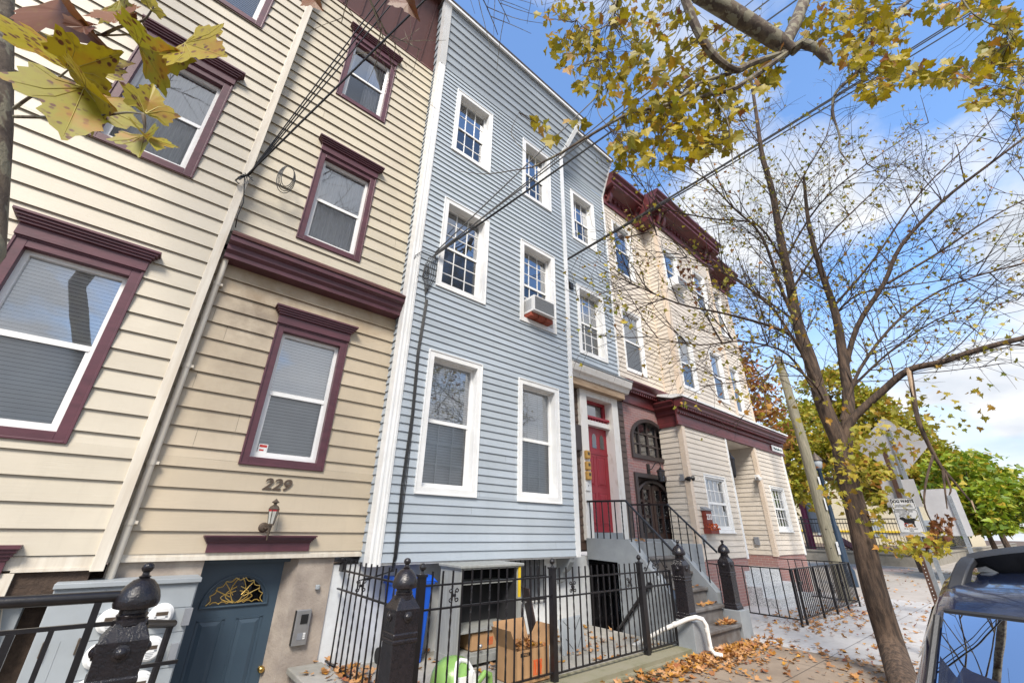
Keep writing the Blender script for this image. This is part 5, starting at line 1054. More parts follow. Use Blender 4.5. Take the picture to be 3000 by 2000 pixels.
# ------------------------------------------------------------------ street tree with bare twigs
def street_tree():
    t = thing('street_tree', (7.75, 1.75, 0), 'slender brown street tree with bare twigs and sparse small yellow leaves on the sidewalk', 'tree')
    D0 = 6.3
    def path(pts): return [hp(x, y, D) for x, y, D in pts]
    tr = MB(); tips = []
    base = atZ(2672, 2075, 0); 
    def sm(P, n_=4):
        P = [Vector(p) for p in P]; o = []
        for i in range(len(P)-1):
            p0, p1, p2, p3 = P[max(i-1, 0)], P[i], P[i+1], P[min(i+2, len(P)-1)]
            for k in range(n_):
                u = k/n_; o.append(.5*((2*p1)+(p2-p0)*u+(2*p0-5*p1+4*p2-p3)*u*u+(3*p1-p0-3*p2+p3)*u**3))
        return o+[P[-1]]
    def limb(pts, r0, r1, n=10, mbx=tr, wb=.0):
        q = sm(path(pts)); 
        if wb: q = [q[0]]+[v+rv()*wb for v in q[1:-1]]+[q[-1]]
        mbx.tube(q, [r0+(r1-r0)*k/(len(q)-1) for k in range(len(q))], n); return q
    # foot and trunk
    foot = [base-Vector((0, 0, .1)), base+Vector((0, 0, .05)), hp(2615, 1900, D0), hp(2560, 1720, D0), hp(2515, 1520, D0), hp(2482, 1400, D0), hp(2462, 1290, D0)]
    q = sm(foot); tr.tube(q, [.185]+[.155-.035*k/(len(q)-1) for k in range(len(q)-1)], 14)
    limbs = []
    limbs.append(limb([(2462, 1300, D0), (2410, 1180, D0), (2372, 1050, D0+.05), (2340, 960, D0+.1), (2318, 850, D0+.1), (2285, 690, D0+.15), (2262, 560, D0+.2), (2232, 450, D0+.25), (2215, 330, D0+.3), (2195, 200, D0+.3)], .115, .028))
    limbs.append(limb([(2476, 1310, D0-.02), (2486, 1180, D0-.02), (2470, 1050, D0-.05), (2448, 920, D0-.1), (2405, 790, D0-.1), (2370, 660, D0-.15), (2355, 520, D0-.2)], .095, .024))
    limbs.append(limb([(2470, 1290, D0-.05), (2500, 1225, D0-.15), (2580, 1150, D0-.4), (2660, 1085, D0-.7), (2760, 1060, D0-1.0), (2880, 1020, D0-1.3), (3060, 975, D0-1.6)], .06, .03))
    limbs.append(limb([(2470, 1110, D0), (2510, 960, D0-.2), (2590, 830, D0-.5), (2640, 720, D0-.7), (2760, 590, D0-1.0), (2900, 480, D0-1.3), (3060, 360, D0-1.5)], .042, .016))
    limbs.append(limb([(2400, 1140, D0), (2330, 1000, D0-.2), (2270, 960, D0-.4), (2130, 920, D0-.6), (1990, 890, D0-.8), (1850, 830, D0-1.0)], .034, .008))
    limbs.append(limb([(2335, 945, D0+.1), (2290, 850, D0+.1), (2230, 690, D0+.1), (2150, 610, D0+.1), (2060, 520, D0+.1), (1960, 460, D0+.1)], .034, .006))
    limbs.append(limb([(2300, 780, D0+.1), (2220, 660, D0-.2), (2080, 640, D0-.4), (1930, 600, D0-.6), (1860, 500, D0-.7)], .020, .005))
    limbs.append(limb([(2420, 1190, D0), (2380, 1120, D0-.3), (2290, 1060, D0-.5), (2200, 1110, D0-.7), (2050, 1130, D0-.9)], .018, .005))
    limbs.append(limb([(2465, 1230, D0), (2520, 1080, D0-.2), (2640, 930, D0-.4), (2800, 830, D0-.6), (3040, 760, D0-.8)], .028, .010))
    limbs.append(limb([(2440, 900, D0), (2560, 760, D0), (2700, 560, D0), (2860, 400, D0), (2990, 250, D0)], .022, .006))
    limbs.append(limb([(2320, 850, D0), (2420, 700, D0+.2), (2560, 560, D0+.3), (2700, 420, D0+.4)], .022, .006))
    limbs.append(limb([(2280, 670, D0+.1), (2340, 540, D0+.2), (2420, 400, D0+.3), (2440, 300, D0+.3)], .018, .005))
    limbs.append(limb([(2225, 420, D0+.2), (2160, 330, D0+.2), (2110, 230, D0+.2)], .014, .005))
    limbs.append(limb([(2490, 1140, D0), (2620, 1020, D0+.3), (2780, 920, D0+.5), (2980, 880, D0+.6)], .022, .006))
    limbs.append(limb([(2600, 830, D0-.5), (2750, 740, D0-.6), (2900, 640, D0-.7), (3050, 560, D0-.8)], .022, .008))
    for P_ in ([(2400, 1170, D0), (2310, 1040, D0-.2), (2180, 1000, D0-.5), (2050, 1010, D0-.7), (1900, 985, D0-.9)], [(2385, 1090, D0), (2260, 900, D0-.2), (2120, 800, D0-.3), (1990, 745, D0-.4)], [(2330, 940, D0+.1), (2190, 840, D0+.1), (2040, 740, D0+.1), (1900, 680, D0+.1)], [(2440, 930, D0), (2520, 860, D0-.3), (2700, 830, D0-.6), (2900, 800, D0-.8)], [(2300, 760, D0+.1), (2400, 600, D0-.1), (2540, 480, D0-.3), (2720, 360, D0-.4)]): limbs.append(limb(P_, .02, .005))
    # broken hanging limb with raw pale wood
    br = limb([(2664, 1084, D0-.7), (2672, 1130, D0-.7), (2690, 1230, D0-.72), (2730, 1320, D0-.72), (2762, 1375, D0-.72)], .034, .02, 8)
    for P_ in ([(2762, 1370, D0-.72), (2768, 1430, D0-.74), (2775, 1490, D0-.74)], [(2735, 1330, D0-.72), (2715, 1400, D0-.72), (2708, 1475, D0-.72), (2730, 1530, D0-.7)], [(2765, 1375, D0-.72), (2820, 1440, D0-.74), (2862, 1490, D0-.74)], [(2768, 1385, D0-.72), (2785, 1430, D0-.74), (2780, 1450, D0-.74)]): limb(P_, .017, .006, 6)
    trk = tr.build('trunk', M['bark'], t, smooth='auto')
    sp = MB(); sp.tube(path([(2661, 1080, D0-.72), (2668, 1120, D0-.73), (2676, 1160, D0-.74)]), [.03, .022, .006], 6); sp.tube(path([(2845, 1465, D0-.76), (2858, 1500, D0-.76)]), [.012, .004], 6); sp.build('raw_broken_wood', M['tanwood'], trk)
    tw = MB()
    for li, q in enumerate(limbs):
        n_ = len(q); cnt = (34, 30, 14, 30, 28, 26, 20, 14, 24, 20, 20, 16, 12, 16, 18, 22, 22, 20, 18, 18)[li]
        for k in range(cnt):
            i = random.randint(int(n_*(.42 if li < 3 else .15)), n_-1); d = (q[min(i+1, n_-1)]-q[i-1]).normalized(); side = d.cross(rv()).normalized()
            dd = d*.8+side*.8+Vector((0, 0, .12))
            grow(tw, tips, q[i], dd, random.uniform(.5, 1.25), random.uniform(.006, .011), 2, .02, 0, .2, (2, 4))
    tw.build('twigs', M['twig'], t)
    lf = MB()
    for p, d in tips:
        if random.random() < .22: leaf(lf, p+rv()*.02, (rv()+Vector((0, 0, -.5))), rv(), random.uniform(.04, .085), MAPLE)
    for cx_, cy_, rx_, ry_, cnt, D in ((2520, 1400, 130, 130, 170, D0-.3), (2630, 1530, 90, 100, 190, D0-.35), (2720, 1590, 70, 50, 130, D0-.5), (2570, 1320, 120, 100, 150, D0-.4), (2640, 1240, 110, 90, 90, D0-.35), (2800, 1180, 140, 90, 60, D0-.4), (2330, 1180, 160, 90, 60, D0-.3), (2250, 980, 200, 120, 60, D0)):
        for k in range(cnt):
            a = random.uniform(0, 6.28); r_ = math.sqrt(random.random()); p = hp(cx_+rx_*r_*math.cos(a), cy_+ry_*r_*math.sin(a), D+random.gauss(0, .25))
            if p.z < .9: continue
            sx_ = 1500+FPX*(p-EYE).dot(RT)/(p-EYE).dot(FW); sy_ = 1000-FPX*(p-EYE).dot(UP)/(p-EYE).dot(FW)
            if 2595 < sx_ < 2725 and 1430 < sy_ < 1575 and random.random() < .9: continue
            leaf(lf, p, rv()+Vector((0, 0, -.6)), rv()+Vector((0, 0, .6)), random.uniform(.055, .11), MAPLE)
    lf.build('crown', M['leaf_maple'], t)
    dl = MB()
    for cx_, cy_, rx_, ry_, cnt in ((2765, 1530, 22, 40, 26), (2735, 1560, 18, 45, 22), (2000, 790, 14, 40, 12), (2032, 840, 20, 35, 10)):
        for k in range(cnt): leaf(dl, hp(cx_+random.gauss(0, rx_*.6), cy_+random.gauss(0, ry_*.6), D0-.75+random.gauss(0, .04)), Vector((0, 0, -1))+rv()*.6, rv(), random.uniform(.06, .1), MAPLE, .5, .6)
    dl.build('dead_leaves', M['leaf_dead'], t)
street_tree()
# ------------------------------------------------------------------ plane tree: trunk at the left edge, limbs overhead
def plane_tree():
    t = thing('plane_tree', (-.75, .9, 0), 'plane tree with mottled trunk at the left edge and big yellow spotted leaves overhead', 'tree')
    tr = MB()
    e = [hp(-75, y, 1.45) for y in (1500,)]
    T = [Vector((-.62, 1.18, -.1)), Vector((-.62, 1.17, 1.2)), hp(-105, 720, 1.30), hp(-62, 350, 1.28), hp(-48, 0, 1.25), hp(-30, -300, 1.2)]
    tr.tube(T, [.17, .15, .105, .10, .105, .11], 14)
    up_ = T[-1]; fork = up_+Vector((.05, -.3, 1.6))
    Lm = [up_, fork, hp(300, -900, 1.6), hp(1000, -900, 2.6), hp(1700, -480, 3.4), hp(1960, -140, 3.75), hp(2050, -20, 3.9), hp(2180, 60, 4.0), hp(2290, 128, 4.05), hp(2318, 152, 4.08)]
    tr.tube(Lm, [.11, .14, .16, .16, .158, .155, .15, .14, .125, .10], 12)
    tr.tube([hp(2300, 130, 4.05), hp(2330, 70, 4.2), hp(2365, -20, 4.4), hp(2400, -140, 4.6)], [.095, .10, .105, .11], 10)
    tr.tube([hp(2318, 150, 4.08), hp(2350, 128, 4.0), hp(2390, 140, 3.95), hp(2420, 165, 3.95), hp(2434, 186, 3.95)], [.085, .075, .07, .078, .03], 10)
    def lb(pts, r0, r1, n=8):
        q = [hp(*p) for p in pts]; o = []
        for i in range(len(q)-1):
            p0, p1, p2, p3 = q[max(i-1, 0)], q[i], q[i+1], q[min(i+2, len(q)-1)]
            for k in range(4): u = k/4; o.append(.5*((2*p1)+(p2-p0)*u+(2*p0-5*p1+4*p2-p3)*u*u+(3*p1-p0-3*p2+p3)*u**3))
        o.append(q[-1]); tr.tube(o, [r0+(r1-r0)*k/(len(o)-1) for k in range(len(o))], n); return o
    Ls = []
    Ls.append(lb([(1990, -60, 3.6), (2030, 60, 3.7), (2080, 150, 3.8), (2150, 205, 3.9), (2205, 185, 4.0), (2310, 150, 4.08)], .07, .04))
    Ls.append(lb([(2305, 155, 4.08), (2250, 195, 4.05), (2150, 260, 4.0), (2080, 275, 4.0), (1990, 310, 4.0), (1900, 330, 4.0)], .045, .02))
    Ls.append(lb([(2140, 215, 4.0), (2050, 245, 3.9), (1960, 305, 3.9), (1850, 330, 3.9), (1740, 390, 3.9), (1640, 450, 3.9), (1560, 490, 3.9)], .032, .012))
    Ls.append(lb([(2070, 240, 3.9), (2100, 300, 3.85), (2130, 350, 3.8), (2140, 420, 3.8), (2148, 485, 3.8)], .014, .006))
    Ls.append(lb([(2700, -30, 4.2), (2600, 60, 4.2), (2540, 120, 4.2), (2510, 210, 4.2), (2450, 270, 4.2), (2440, 330, 4.2), (2460, 400, 4.2), (2460, 440, 4.2), (2490, 480, 4.2)], .035, .007))
    Ls.append(lb([(1810, -40, 3.7), (1790, 60, 3.7), (1730, 90, 3.7), (1690, 60, 3.7)], .014, .005))
    Ls.append(lb([(1750, 130, 3.7), (1760, 230, 3.7), (1750, 320, 3.7), (1780, 370, 3.7)], .008, .004))
    Ls.append(lb([(2820, 0, 3.8), (2850, 40, 3.8), (2900, 70, 3.8), (2950, 80, 3.8), (2955, 130, 3.8)], .012, .005))
    Ls.append(lb([(1560, 490, 3.9), (1500, 500, 3.9), (1420, 510, 3.9), (1330, 500, 3.9)], .008, .002)); Ls.append(lb([(1580, 480, 3.9), (1500, 400, 3.9), (1520, 330, 3.9)], .005, .002))
    Ls.append(lb([(3060, 120, 3.6), (3000, 230, 3.6), (2970, 300, 3.6), (2990, 400, 3.6)], .010, .004))
    for P_ in ([(45, 128, 1.25), (130, 110, 1.2), (230, 102, 1.15), (330, 104, 1.12), (430, 98, 1.1)], [(42, 318, 1.26), (80, 290, 1.2), (150, 245, 1.15), (200, 205, 1.1)], [(42, 342, 1.26), (150, 344, 1.2), (290, 340, 1.15), (370, 330, 1.1), (425, 335, 1.08)], [(300, 104, 1.13), (350, 80, 1.1), (420, 60, 1.08), (450, 20, 1.06)], [(420, 335, 1.08), (424, 370, 1.08), (420, 400, 1.08)]): Ls.append(lb(P_, .0075, .003, 6))
    over = []
    for k in range(6):
        d = Vector((math.cos(.4+k*.9)*.8+.35, math.sin(.4+k*.9)*.6-.55, .55)); grow(tr, over, fork, d, 3.0, .045, 3, .01, 0, .16, (3, 5))
    tr.build('trunk', M['barkplane'], t, smooth='auto')
    tw = MB(); lf = MB()
    cl = [(1660, 60, 90, 80, 34), (1700, 150, 110, 60, 30), (1690, 215, 60, 60, 16), (1820, 110, 130, 90, 46), (1900, 40, 150, 60, 46), (1780, 250, 60, 80, 18), (1830, 230, 70, 60, 16),
          (1960, 190, 120, 90, 52), (1930, 300, 100, 80, 46), (1890, 380, 90, 80, 42), (1850, 440, 60, 50, 24), (2050, 330, 110, 90, 48), (2000, 420, 100, 60, 34), (2090, 400, 80, 60, 24), (1960, 480, 40, 20, 8), (2150, 250, 110, 80, 42), (2130, 120, 90, 70, 24), (2210, 110, 90, 60, 18), (2240, 200, 60, 60, 20),
          (2400, 60, 90, 70, 32), (2480, 100, 110, 100, 52), (2560, 160, 100, 80, 46), (2500, 30, 110, 50, 34), (2600, 60, 70, 60, 24), (2640, 210, 80, 50, 26), (2560, 260, 60, 30, 16), (2720, 230, 60, 30, 12), (2760, 30, 90, 35, 18), (2880, 30, 120, 45, 40), (2950, 90, 60, 60, 26), (2780, 210, 60, 40, 14), (2850, 200, 70, 40, 20), (2920, 170, 60, 60, 24), (2970, 200, 50, 90, 26), (2900, 280, 40, 30, 10), (2840, 305, 30, 20, 5), (2990, 330, 20, 20, 4), (1620, 410, 20, 15, 3), (1700, 360, 30, 20, 4), (1500, 10, 0, 0, 0), (1590, 370, 20, 20, 3)]
    allp = [p for q in Ls for p in q]
    for cx_, cy_, rx_, ry_, cnt in cl:
        for k in range(int(cnt*2.3)):
            a = random.uniform(0, 6.28); r_ = math.sqrt(random.random()); x, y = cx_+rx_*r_*math.cos(a), cy_+ry_*r_*math.sin(a)
            D = 4.15+random.gauss(0, .3)+(.35 if 2080 < x < 2450 and y < 230 else 0); p = hp(x, y, D)
            d = Vector((random.gauss(0, .55), random.gauss(0, .55), -.55+random.gauss(0, .4)))
            leaf(lf, p, d, rv()+Vector((-.3, -.4, .3)), random.uniform(.10, .175), MAPLE if random.random() < .3 else BIG, .25, .3)
            if k % 4 == 0:
                nb = min(allp, key=lambda v: (v-p).length)
                if (nb-p).length < 1.3: tw.tube(wob(nb, p, 5, .12), [.0045, .004, .0035, .003, .0025, .002], 4, cap=False)
    tw.build('twigs', M['twig'], t); lf.build('crown', M['leaf_plane'], t)
    # the few big leaves close to the eye; each stalk end, tip and width given where it hangs
    fl = MB(); vn = MB()
    def near(a, tip, D, size, twist=0, fold=.35, curl=.3, mbx=None):
        size *= .86
        p, q = hp(*a, D), hp(*tip, D-.03); d = q-p; n_ = (EYE-p).normalized(); n_ = (n_+d.cross(n_).normalized()*twist); T_ = mbx or fl; i0 = len(T_.v); leaf(T_, p, d, n_, d.length*size, BIG, fold, curl)
        if mbx: return
        V = [Vector(v) for v in T_.v[i0:]]; off = (EYE-V[0]).normalized()*.0016; base_ = V[1]
        for q in (20, 13, 10, 4, len(BIG)-12, len(BIG)-9, len(BIG)-3):
            if q+1 < len(V): vn.tube([base_+off, base_.lerp(V[q+1], .5).lerp(V[0].lerp(V[q+1], .5), .5)+off, V[q+1].lerp(base_, .08)+off], [.0016, .0011, .0005], 4, cap=False)
    near((190, 205), (135, 8), 1.12, 1.0, .15); near((196, 207), (392, 140), 1.10, 1.0, -.2)
    near((248, 255), (185, 425), 1.11, 1.12, .1, .1, .1); near((250, 258), (372, 345), 1.12, .9, .35)
    near((405, 135), (575, 208), 1.08, .85, .3); near((540, 125), (702, 180), 1.06, .95, -.5, .3); near((425, 335), (468, 205), 1.05, .92, .15, .3)
    near((422, 395), (405, 500), 1.08, .8, .5, .6); near((425, 395), (470, 475), 1.08, .8, -.5, .6); near((350, 0), (375, 85), 1.1, .8, .4); near((440, 30), (462, -50), 1.06, .8, .4)
    nlv = fl.build('near_leaves', M['leaf_fore'], t); vn.build('leaf_veins', pmat('leaf_vein', (.42, .34, .06), .6, bs=0), nlv)
    dl = MB(); near((175, -5), (215, 110), 1.08, 1.0, .6, .8, .8, dl); near((230, 95), (265, 25), 1.08, 1.0, -.6, .9, .9, dl); near((345, 35), (350, 105), 1.09, .9, .2, .7, .8, dl); near((375, 60), (408, 35), 1.09, .9, .3, .7, .8, dl); near((915, -5), (940, 25), 1.5, .9, 0, .7, .8, dl); near((1185, -5), (1205, 25), 1.6, 1.2, 0, .7, .8, dl); dl.build('dry_leaves', M['leaf_dead'], t)
plane_tree()
# ------------------------------------------------------------------ far trees
def far_tree(name, base, lobes, trunk_r, mt, label, n_leaf, size, lean=(0, 0), trunk_top=None):
    t = thing(name, base, label, 'tree', None); b0 = Vector(base); tr = MB()
    c0 = Vector(lobes[0][0]); top = Vector((b0.x+lean[0], b0.y+lean[1], trunk_top or c0.z-.3))
    tr.tube(wob(b0-Vector((0, 0, .1)), top, 6, .03), [trunk_r*(1-.09*k) for k in range(7)], 8)
    for c, rad, w_ in lobes:
        c = Vector(c); m_ = wob(top, c, 5, .08); tr.tube(m_, [trunk_r*.5, trunk_r*.42, trunk_r*.34, trunk_r*.26, trunk_r*.2, trunk_r*.1], 6)
        for k in range(7):
            e = c+Vector([random.gauss(0, .45)*r for r in rad]); tr.tube(wob(m_[3], e, 4, .1), [trunk_r*.2, .03, .025, .02, .01], 4, cap=False)
    tr.build('trunk', M['bark'], t, smooth='auto')
    lf = MB(); tot = sum(w_ for _, _, w_ in lobes)
    for c, rad, w_ in lobes:
        c = Vector(c); nc = max(6, int(34*w_)); per = int(n_leaf*w_/tot/nc)
        for k in range(nc):
            v = rv()*random.uniform(.45, 1.0)**.6; cc = c+Vector((v.x*rad[0], v.y*rad[1], v.z*rad[2])); rr = .27*min(rad)
            for j in range(per):
                p = cc+Vector((random.gauss(0, rr), random.gauss(0, rr), random.gauss(0, rr*.5)))
                d = Vector((random.gauss(0, 1), random.gauss(0, 1), random.gauss(-.3, .5))); leaf(lf, p, d, rv()+Vector((0, 0, 1.0)), size*random.uniform(.6, 1.3), SIMPLE, .3, .3)
    lf.build('crown', mt, t)
far_tree('red_maple', (23, 8.9, 0), [((23, 9.3, 9.6), (1.9, 1.6, 2.6), 1.5), ((23.5, 8.4, 6.6), (1.8, 1.5, 1.6), 1), ((22.6, 10.0, 12.0), (1.3, 1.2, 1.6), .7), ((24.5, 8.6, 9), (1.6, 1.3, 1.5), .7)], .22, M['leaf_red'], 'rust red tree rising behind the end of the peach house and the wooden pole', 4600, .26)
far_tree('corner_tree', (26, 8.6, 0), [((26, 8.6, 5.2), (2.3, 1.8, 1.8), 1.2), ((27.5, 7.4, 6.8), (2.2, 1.6, 1.7), 1.1), ((25, 9.0, 3.6), (1.4, 1.0, 1.0), .6), ((25.5, 7.3, 3.6), (1.2, 1.0, .9), .5), ((28, 5.7, 5.4), (1.5, 1.0, 1.2), .8), ((28.5, 5.0, 4.0), (1.4, .9, .8), .6)], .24, M['leaf_yg'], 'olive and yellow tree between the wooden pole and the street tree trunk', 7000, .25)
far_tree('park_tree', (37, 7.6, .5), [((37, 7.2, 11.0), (2.4, 1.6, 2.0), 1.2), ((37, 5.5, 9.4), (2.4, 1.4, 1.7), 1.2), ((37.5, 4.3, 7.9), (2.4, 1.3, 1.5), 1.1), ((38, 3.6, 6.2), (2.2, 1.2, 1.3), .9), ((37, 6.6, 7.0), (2.6, 1.8, 1.8), 1.2), ((37, 8.6, 6.4), (2.4, 1.6, 1.8), 1), ((38, 4.6, 4.9), (2.4, 1.6, 1.2), .8), ((37, 9.2, 9.2), (2.2, 1.5, 2.0), .9)], .26, M['leaf_yg'], 'tall yellowing park tree behind the grey diamond sign', 13000, .32)
far_tree('plaza_tree', (31, 4.6, 0), [((31, 5.5, 5.6), (1.7, 1.0, 1.1), 1), ((31, 4.2, 5.3), (1.7, 1.0, 1.2), 1), ((31.5, 3.1, 4.4), (1.6, .9, 1.1), .9), ((31, 4.9, 3.7), (1.5, 1.0, .8), .7), ((31, 6.2, 4.4), (1.4, .9, 1.1), .7)], .2, M['leaf_yg'], 'smaller yellow tree close behind the grey signs at the corner', 7500, .25)
far_tree('kerb_tree', (27, 1.6, 0), [((27.5, 1.9, 3.6), (2.0, 1.1, 1.5), 1.3), ((29, .9, 3.3), (1.9, 1.1, 1.2), 1.0), ((26, 2.0, 2.7), (1.3, .7, 0.9), .7), ((25.5, 1.2, 2.4), (1.2, .6, .7), .5)], .14, M['leaf_green'], 'low green and yellow tree at the kerb behind the roof rack of the car', 5600, .24, trunk_top=2.2)
far_tree('distant_tree', (55, 2.5, 0), [((55, 2.6, 5.6), (4, 2.0, 2.8), 1.2), ((62, 1.8, 5.4), (4.5, 2.2, 2.4), 1.0), ((50, 3.8, 6), (3, 1.6, 2.4), .9)], .25, M['leaf_green'], 'distant green tree low on the right beyond the kerb tree', 3600, .42)
far_tree('yard_tree', (48, 24, .5), [((46, 20, 6.5), (4, 4, 3), 1.2), ((50, 26, 7), (4, 4, 3), 1), ((43, 14, 6), (3, 3, 2.4), .9)], .3, M['leaf_yg'], 'broad yellow tree far behind the playground fence', 4200, .42)
# ------------------------------------------------------------------ corner furniture
t = thing('utility_pole', (16.6, 4.55, 0), 'weathered wooden utility pole with pasted white notices at the house corner', 'utility pole')
q = [Vector((16.5, 4.97, -.2)), Vector((16.5, 4.97, 4)), Vector((16.5, 5.02, 7.15))]
e = Vector((-1.1, -.85, 0)); q = [v+e for v in q]
mb = MB(); mb.tube(q, [.16, .145, .115], 14); mb.build('pole', M['pole'], t, smooth='auto')
for z, w_ in ((1.15, .16), (2.3, .10), (2.9, .12)): box(q[0].x-.13, q[0].x-.13+w_*1.3, q[0].y-.17, q[0].y-.165, z, z+.32).build('notice', M['signwhite'], t)
mb = MB(); mb.tube([q[0]+Vector((-.16, -.02, 2.0)), q[0]+Vector((0, -.18, 1.9)), q[0]+Vector((.2, -.1, 2.05))], .01, 5); mb.tube([q[0]+Vector((-.16, -.02, 1.5)), q[0]+Vector((0, -.18, 1.55)), q[0]+Vector((.2, -.1, 1.7))], .01, 5); mb.build('straps', M['wire'], t)
t = thing('street_lamp', (20, 5.06, 0), 'dark blue lamp post with a hooded globe head behind the street tree', 'street lamp')
mb = MB(); mb.lathe((20, 5.06, 0), [(.22, 0), (.22, .5), (.16, .6), (.13, .8), (.12, 1.8), (.075, 2.0), (.065, 3.9), (.1, 3.95), (.1, 4.0)], 14); mb.build('post', pmat('dark_blue_paint', (.02, .04, .07), .4, bs=.05), t, smooth='auto')
mb = MB(); mb.lathe((20, 5.06, 4.0), [(.1, 0), (.15, .08), (.17, .22), (.14, .3)], 14); mb.build('globe', M['panelgrey'], t, smooth='auto'); mb = MB(); mb.lathe((20, 5.06, 4.3), [(.2, 0), (.17, .08), (.08, .2), (.03, .28), (.0, .34)], 14); mb.build('hood', M['bronze'], t, smooth='auto')
def upost(t, x, y, z1, mt, back=True):
    mb = MB(); mb.box(x-.01, x+.0, y-.03, y+.03, -.2, z1); mb.box(x-.035, x-.01, y-.03, y-.024, -.2, z1); mb.box(x-.035, x-.01, y+.024, y+.03, -.2, z1)
    return mb
def holes_mb(x, y, z0, z1, s=.05):
    mb = MB(); z = z0
    while z < z1: mb.box(x-.0125, x-.0105, y-.006, y+.006, z-.006, z+.006); z += s
    return mb
# dog waste sign on a rusty post
xs, ys = 9.5, 1.40
t = thing('dog_waste_sign', (xs, ys, 0), 'white sign reading DOG WASTE on a rusty post at the kerb', 'sign')
mb = MB(); mb.box(xs, xs+.045, ys-.03, ys+.03, -.2, 3.0); mb.build('rusty_post', M['rust'], t); mb = MB(); mb.box(xs+.045, xs+.055, ys-.075, ys-.03, -.2, 2.9); mb.box(xs+.05, xs+.095, ys-.08, ys-.07, -.2, 2.9); mb.build('steel_post', M['galv'], t)
mb = MB(); z = .1
while z < 1.6: mb.box(xs-.002, xs, ys-.006, ys+.006, z-.006, z+.006); z += .05
mb.build('bolt_holes', M['signwhite'], t)
Wd, z0, z1 = .30, 1.69, 2.21
def rrect(w_, h, r, n_=5):
    o = []
    for cx_, cz_, a0 in ((w_/2-r, h/2-r, 0), (-w_/2+r, h/2-r, 90), (-w_/2+r, -h/2+r, 180), (w_/2-r, -h/2+r, 270)):
        o += [(cx_+r*math.cos(R(a0+90*k/n_)), cz_+r*math.sin(R(a0+90*k/n_))) for k in range(n_+1)]
    return o
SX = xs-.012; yc = ys-.01; ang = R(-90+8)
ca, sa = math.cos(R(12)), math.sin(R(12))
def SG(p, q, s): return (SX-s*ca+p*sa*0, yc-p, (z0+z1)/2+q)
mb = MB(); mb.prism(rrect(Wd, z1-z0, .025), SG, 0, .004); pl = mb.build('plate', M['signwhite'], t)
def ring(mb, w_, h, cz_, r, th_, s):
    o = rrect(w_, h, r); i_ = rrect(w_-2*th_, h-2*th_, r-th_*.6)
    for k in range(len(o)):
        k2 = (k+1) % len(o); mb.quad(SG(o[k][0], o[k][1]+cz_, s), SG(o[k2][0], o[k2][1]+cz_, s), SG(i_[k2][0], i_[k2][1]+cz_, s), SG(i_[k][0], i_[k][1]+cz_, s))
mb = MB(); ring(mb, Wd-.016, .165, .175, .02, .006, .0055); ring(mb, Wd-.016, .335, -.085, .02, .006, .0055); mb.build('border', M['black'], pl)
RS = (R(90), 0, R(-90))
text('heading', 'DOG WASTE', .062, (SX-.006, yc, (z0+z1)/2+.213), M['black'], pl, rot=RS, sx=.80, depth=.0008, bold=.0022)
text('small_print', 'IS A THREAT TO THE HEALTH\nOF OUR CHILDREN, DEGRADES\nOUR TOWN & TRANSMITS DISEASE', .0165, (SX-.005, yc, (z0+z1)/2+.145), M['black'], pl, rot=RS, sx=.85, depth=.0008)
text('request', 'LEASH, CURB AND\nCLEAN UP\nAFTER YOUR\nDOG', .034, (SX-.005, yc+.02, (z0+z1)/2+.01), M['black'], pl, rot=RS, sx=.8, depth=.0008)
text('penalty', 'IT IS THE LAW\nFINE', .03, (SX-.005, yc, (z0+z1)/2-.21), M['black'], pl, rot=RS, sx=.85, depth=.0008)
dog = [(-.11, -.02), (-.09, -.0), (-.05, -.005), (.03, -.01), (.06, .02), (.10, .015), (.115, -.01), (.09, -.025), (.07, -.04), (.065, -.07), (.06, -.13), (.045, -.13), (.04, -.08), (-.03, -.075), (-.05, -.09), (-.055, -.13), (-.075, -.13), (-.07, -.08), (-.08, -.04), (-.115, -.03)]
mb = MB(); mb.prism([(-p*.9, q-.04) for p, q in dog], SG, .0045, .006); mb.build('dog_silhouette', M['black'], pl)
mb = MB()
for k in range(20): a, b_ = 2*math.pi*k/20, 2*math.pi*(k+1)/20; mb.quad(SG(-.04+.03*math.cos(a), -.14+.03*math.sin(a), .0065), SG(-.04+.03*math.cos(b_), -.14+.03*math.sin(b_), .0065), SG(-.04+.023*math.cos(b_), -.14+.023*math.sin(b_), .0065), SG(-.04+.023*math.cos(a), -.14+.023*math.sin(a), .0065))
mb.build('red_ring', M['redprint'], pl)
box(xs-.011, xs-.009, ys-.19, ys+.15, 1.645, 1.70).build('lower_plate', M['signback'], t)
box(xs+.056, xs+.06, ys-.24, ys+.20, 2.08, 2.50).build('grey_plate', M['signback'], t)
# warning diamond, back view
t = thing('diamond_sign', (12, 1.55, 0), 'large grey diamond shaped sign seen from behind above the DOG WASTE sign', 'sign')
xd = 12.0; cy_, cz_, hh = 1.60, 3.40, .62
pts = []
for k in range(4):
    a0 = 90*k
    for j in range(4): a = R(a0-45+90*j/3); pts.append((cy_+(hh-.09)*math.cos(R(a0))+.065*math.cos(a), cz_+(hh-.09)*math.sin(R(a0))+.065*math.sin(a)))
mb = MB(); mb.prism(pts, lambda p, q, s: (xd+s, p, q), 0, .004); mb.build('plate', M['signback'], t)
mb = MB(); mb.box(xd-.04, xd, 1.53, 1.60, -.2, 3.72); mb.build('post', M['galv'], t); holes = MB(); z = 2.9
while z < 3.7: holes.box(xd-.043, xd-.04, 1.56, 1.575, z, z+.014); z += .05
holes.build('bolt_holes', M['black'], t)
t = thing('square_sign', (14, 1.25, 0), 'pale grey rectangular sign seen from behind on a galvanised post at the kerb', 'sign')
xq = 14.0; mb = MB(); mb.prism([(p+1.36, q+2.16) for p, q in rrect(.60, .98, .05)], lambda p, q, s: (xq+s, p, q), 0, .004); mb.build('plate', M['signback'], t)
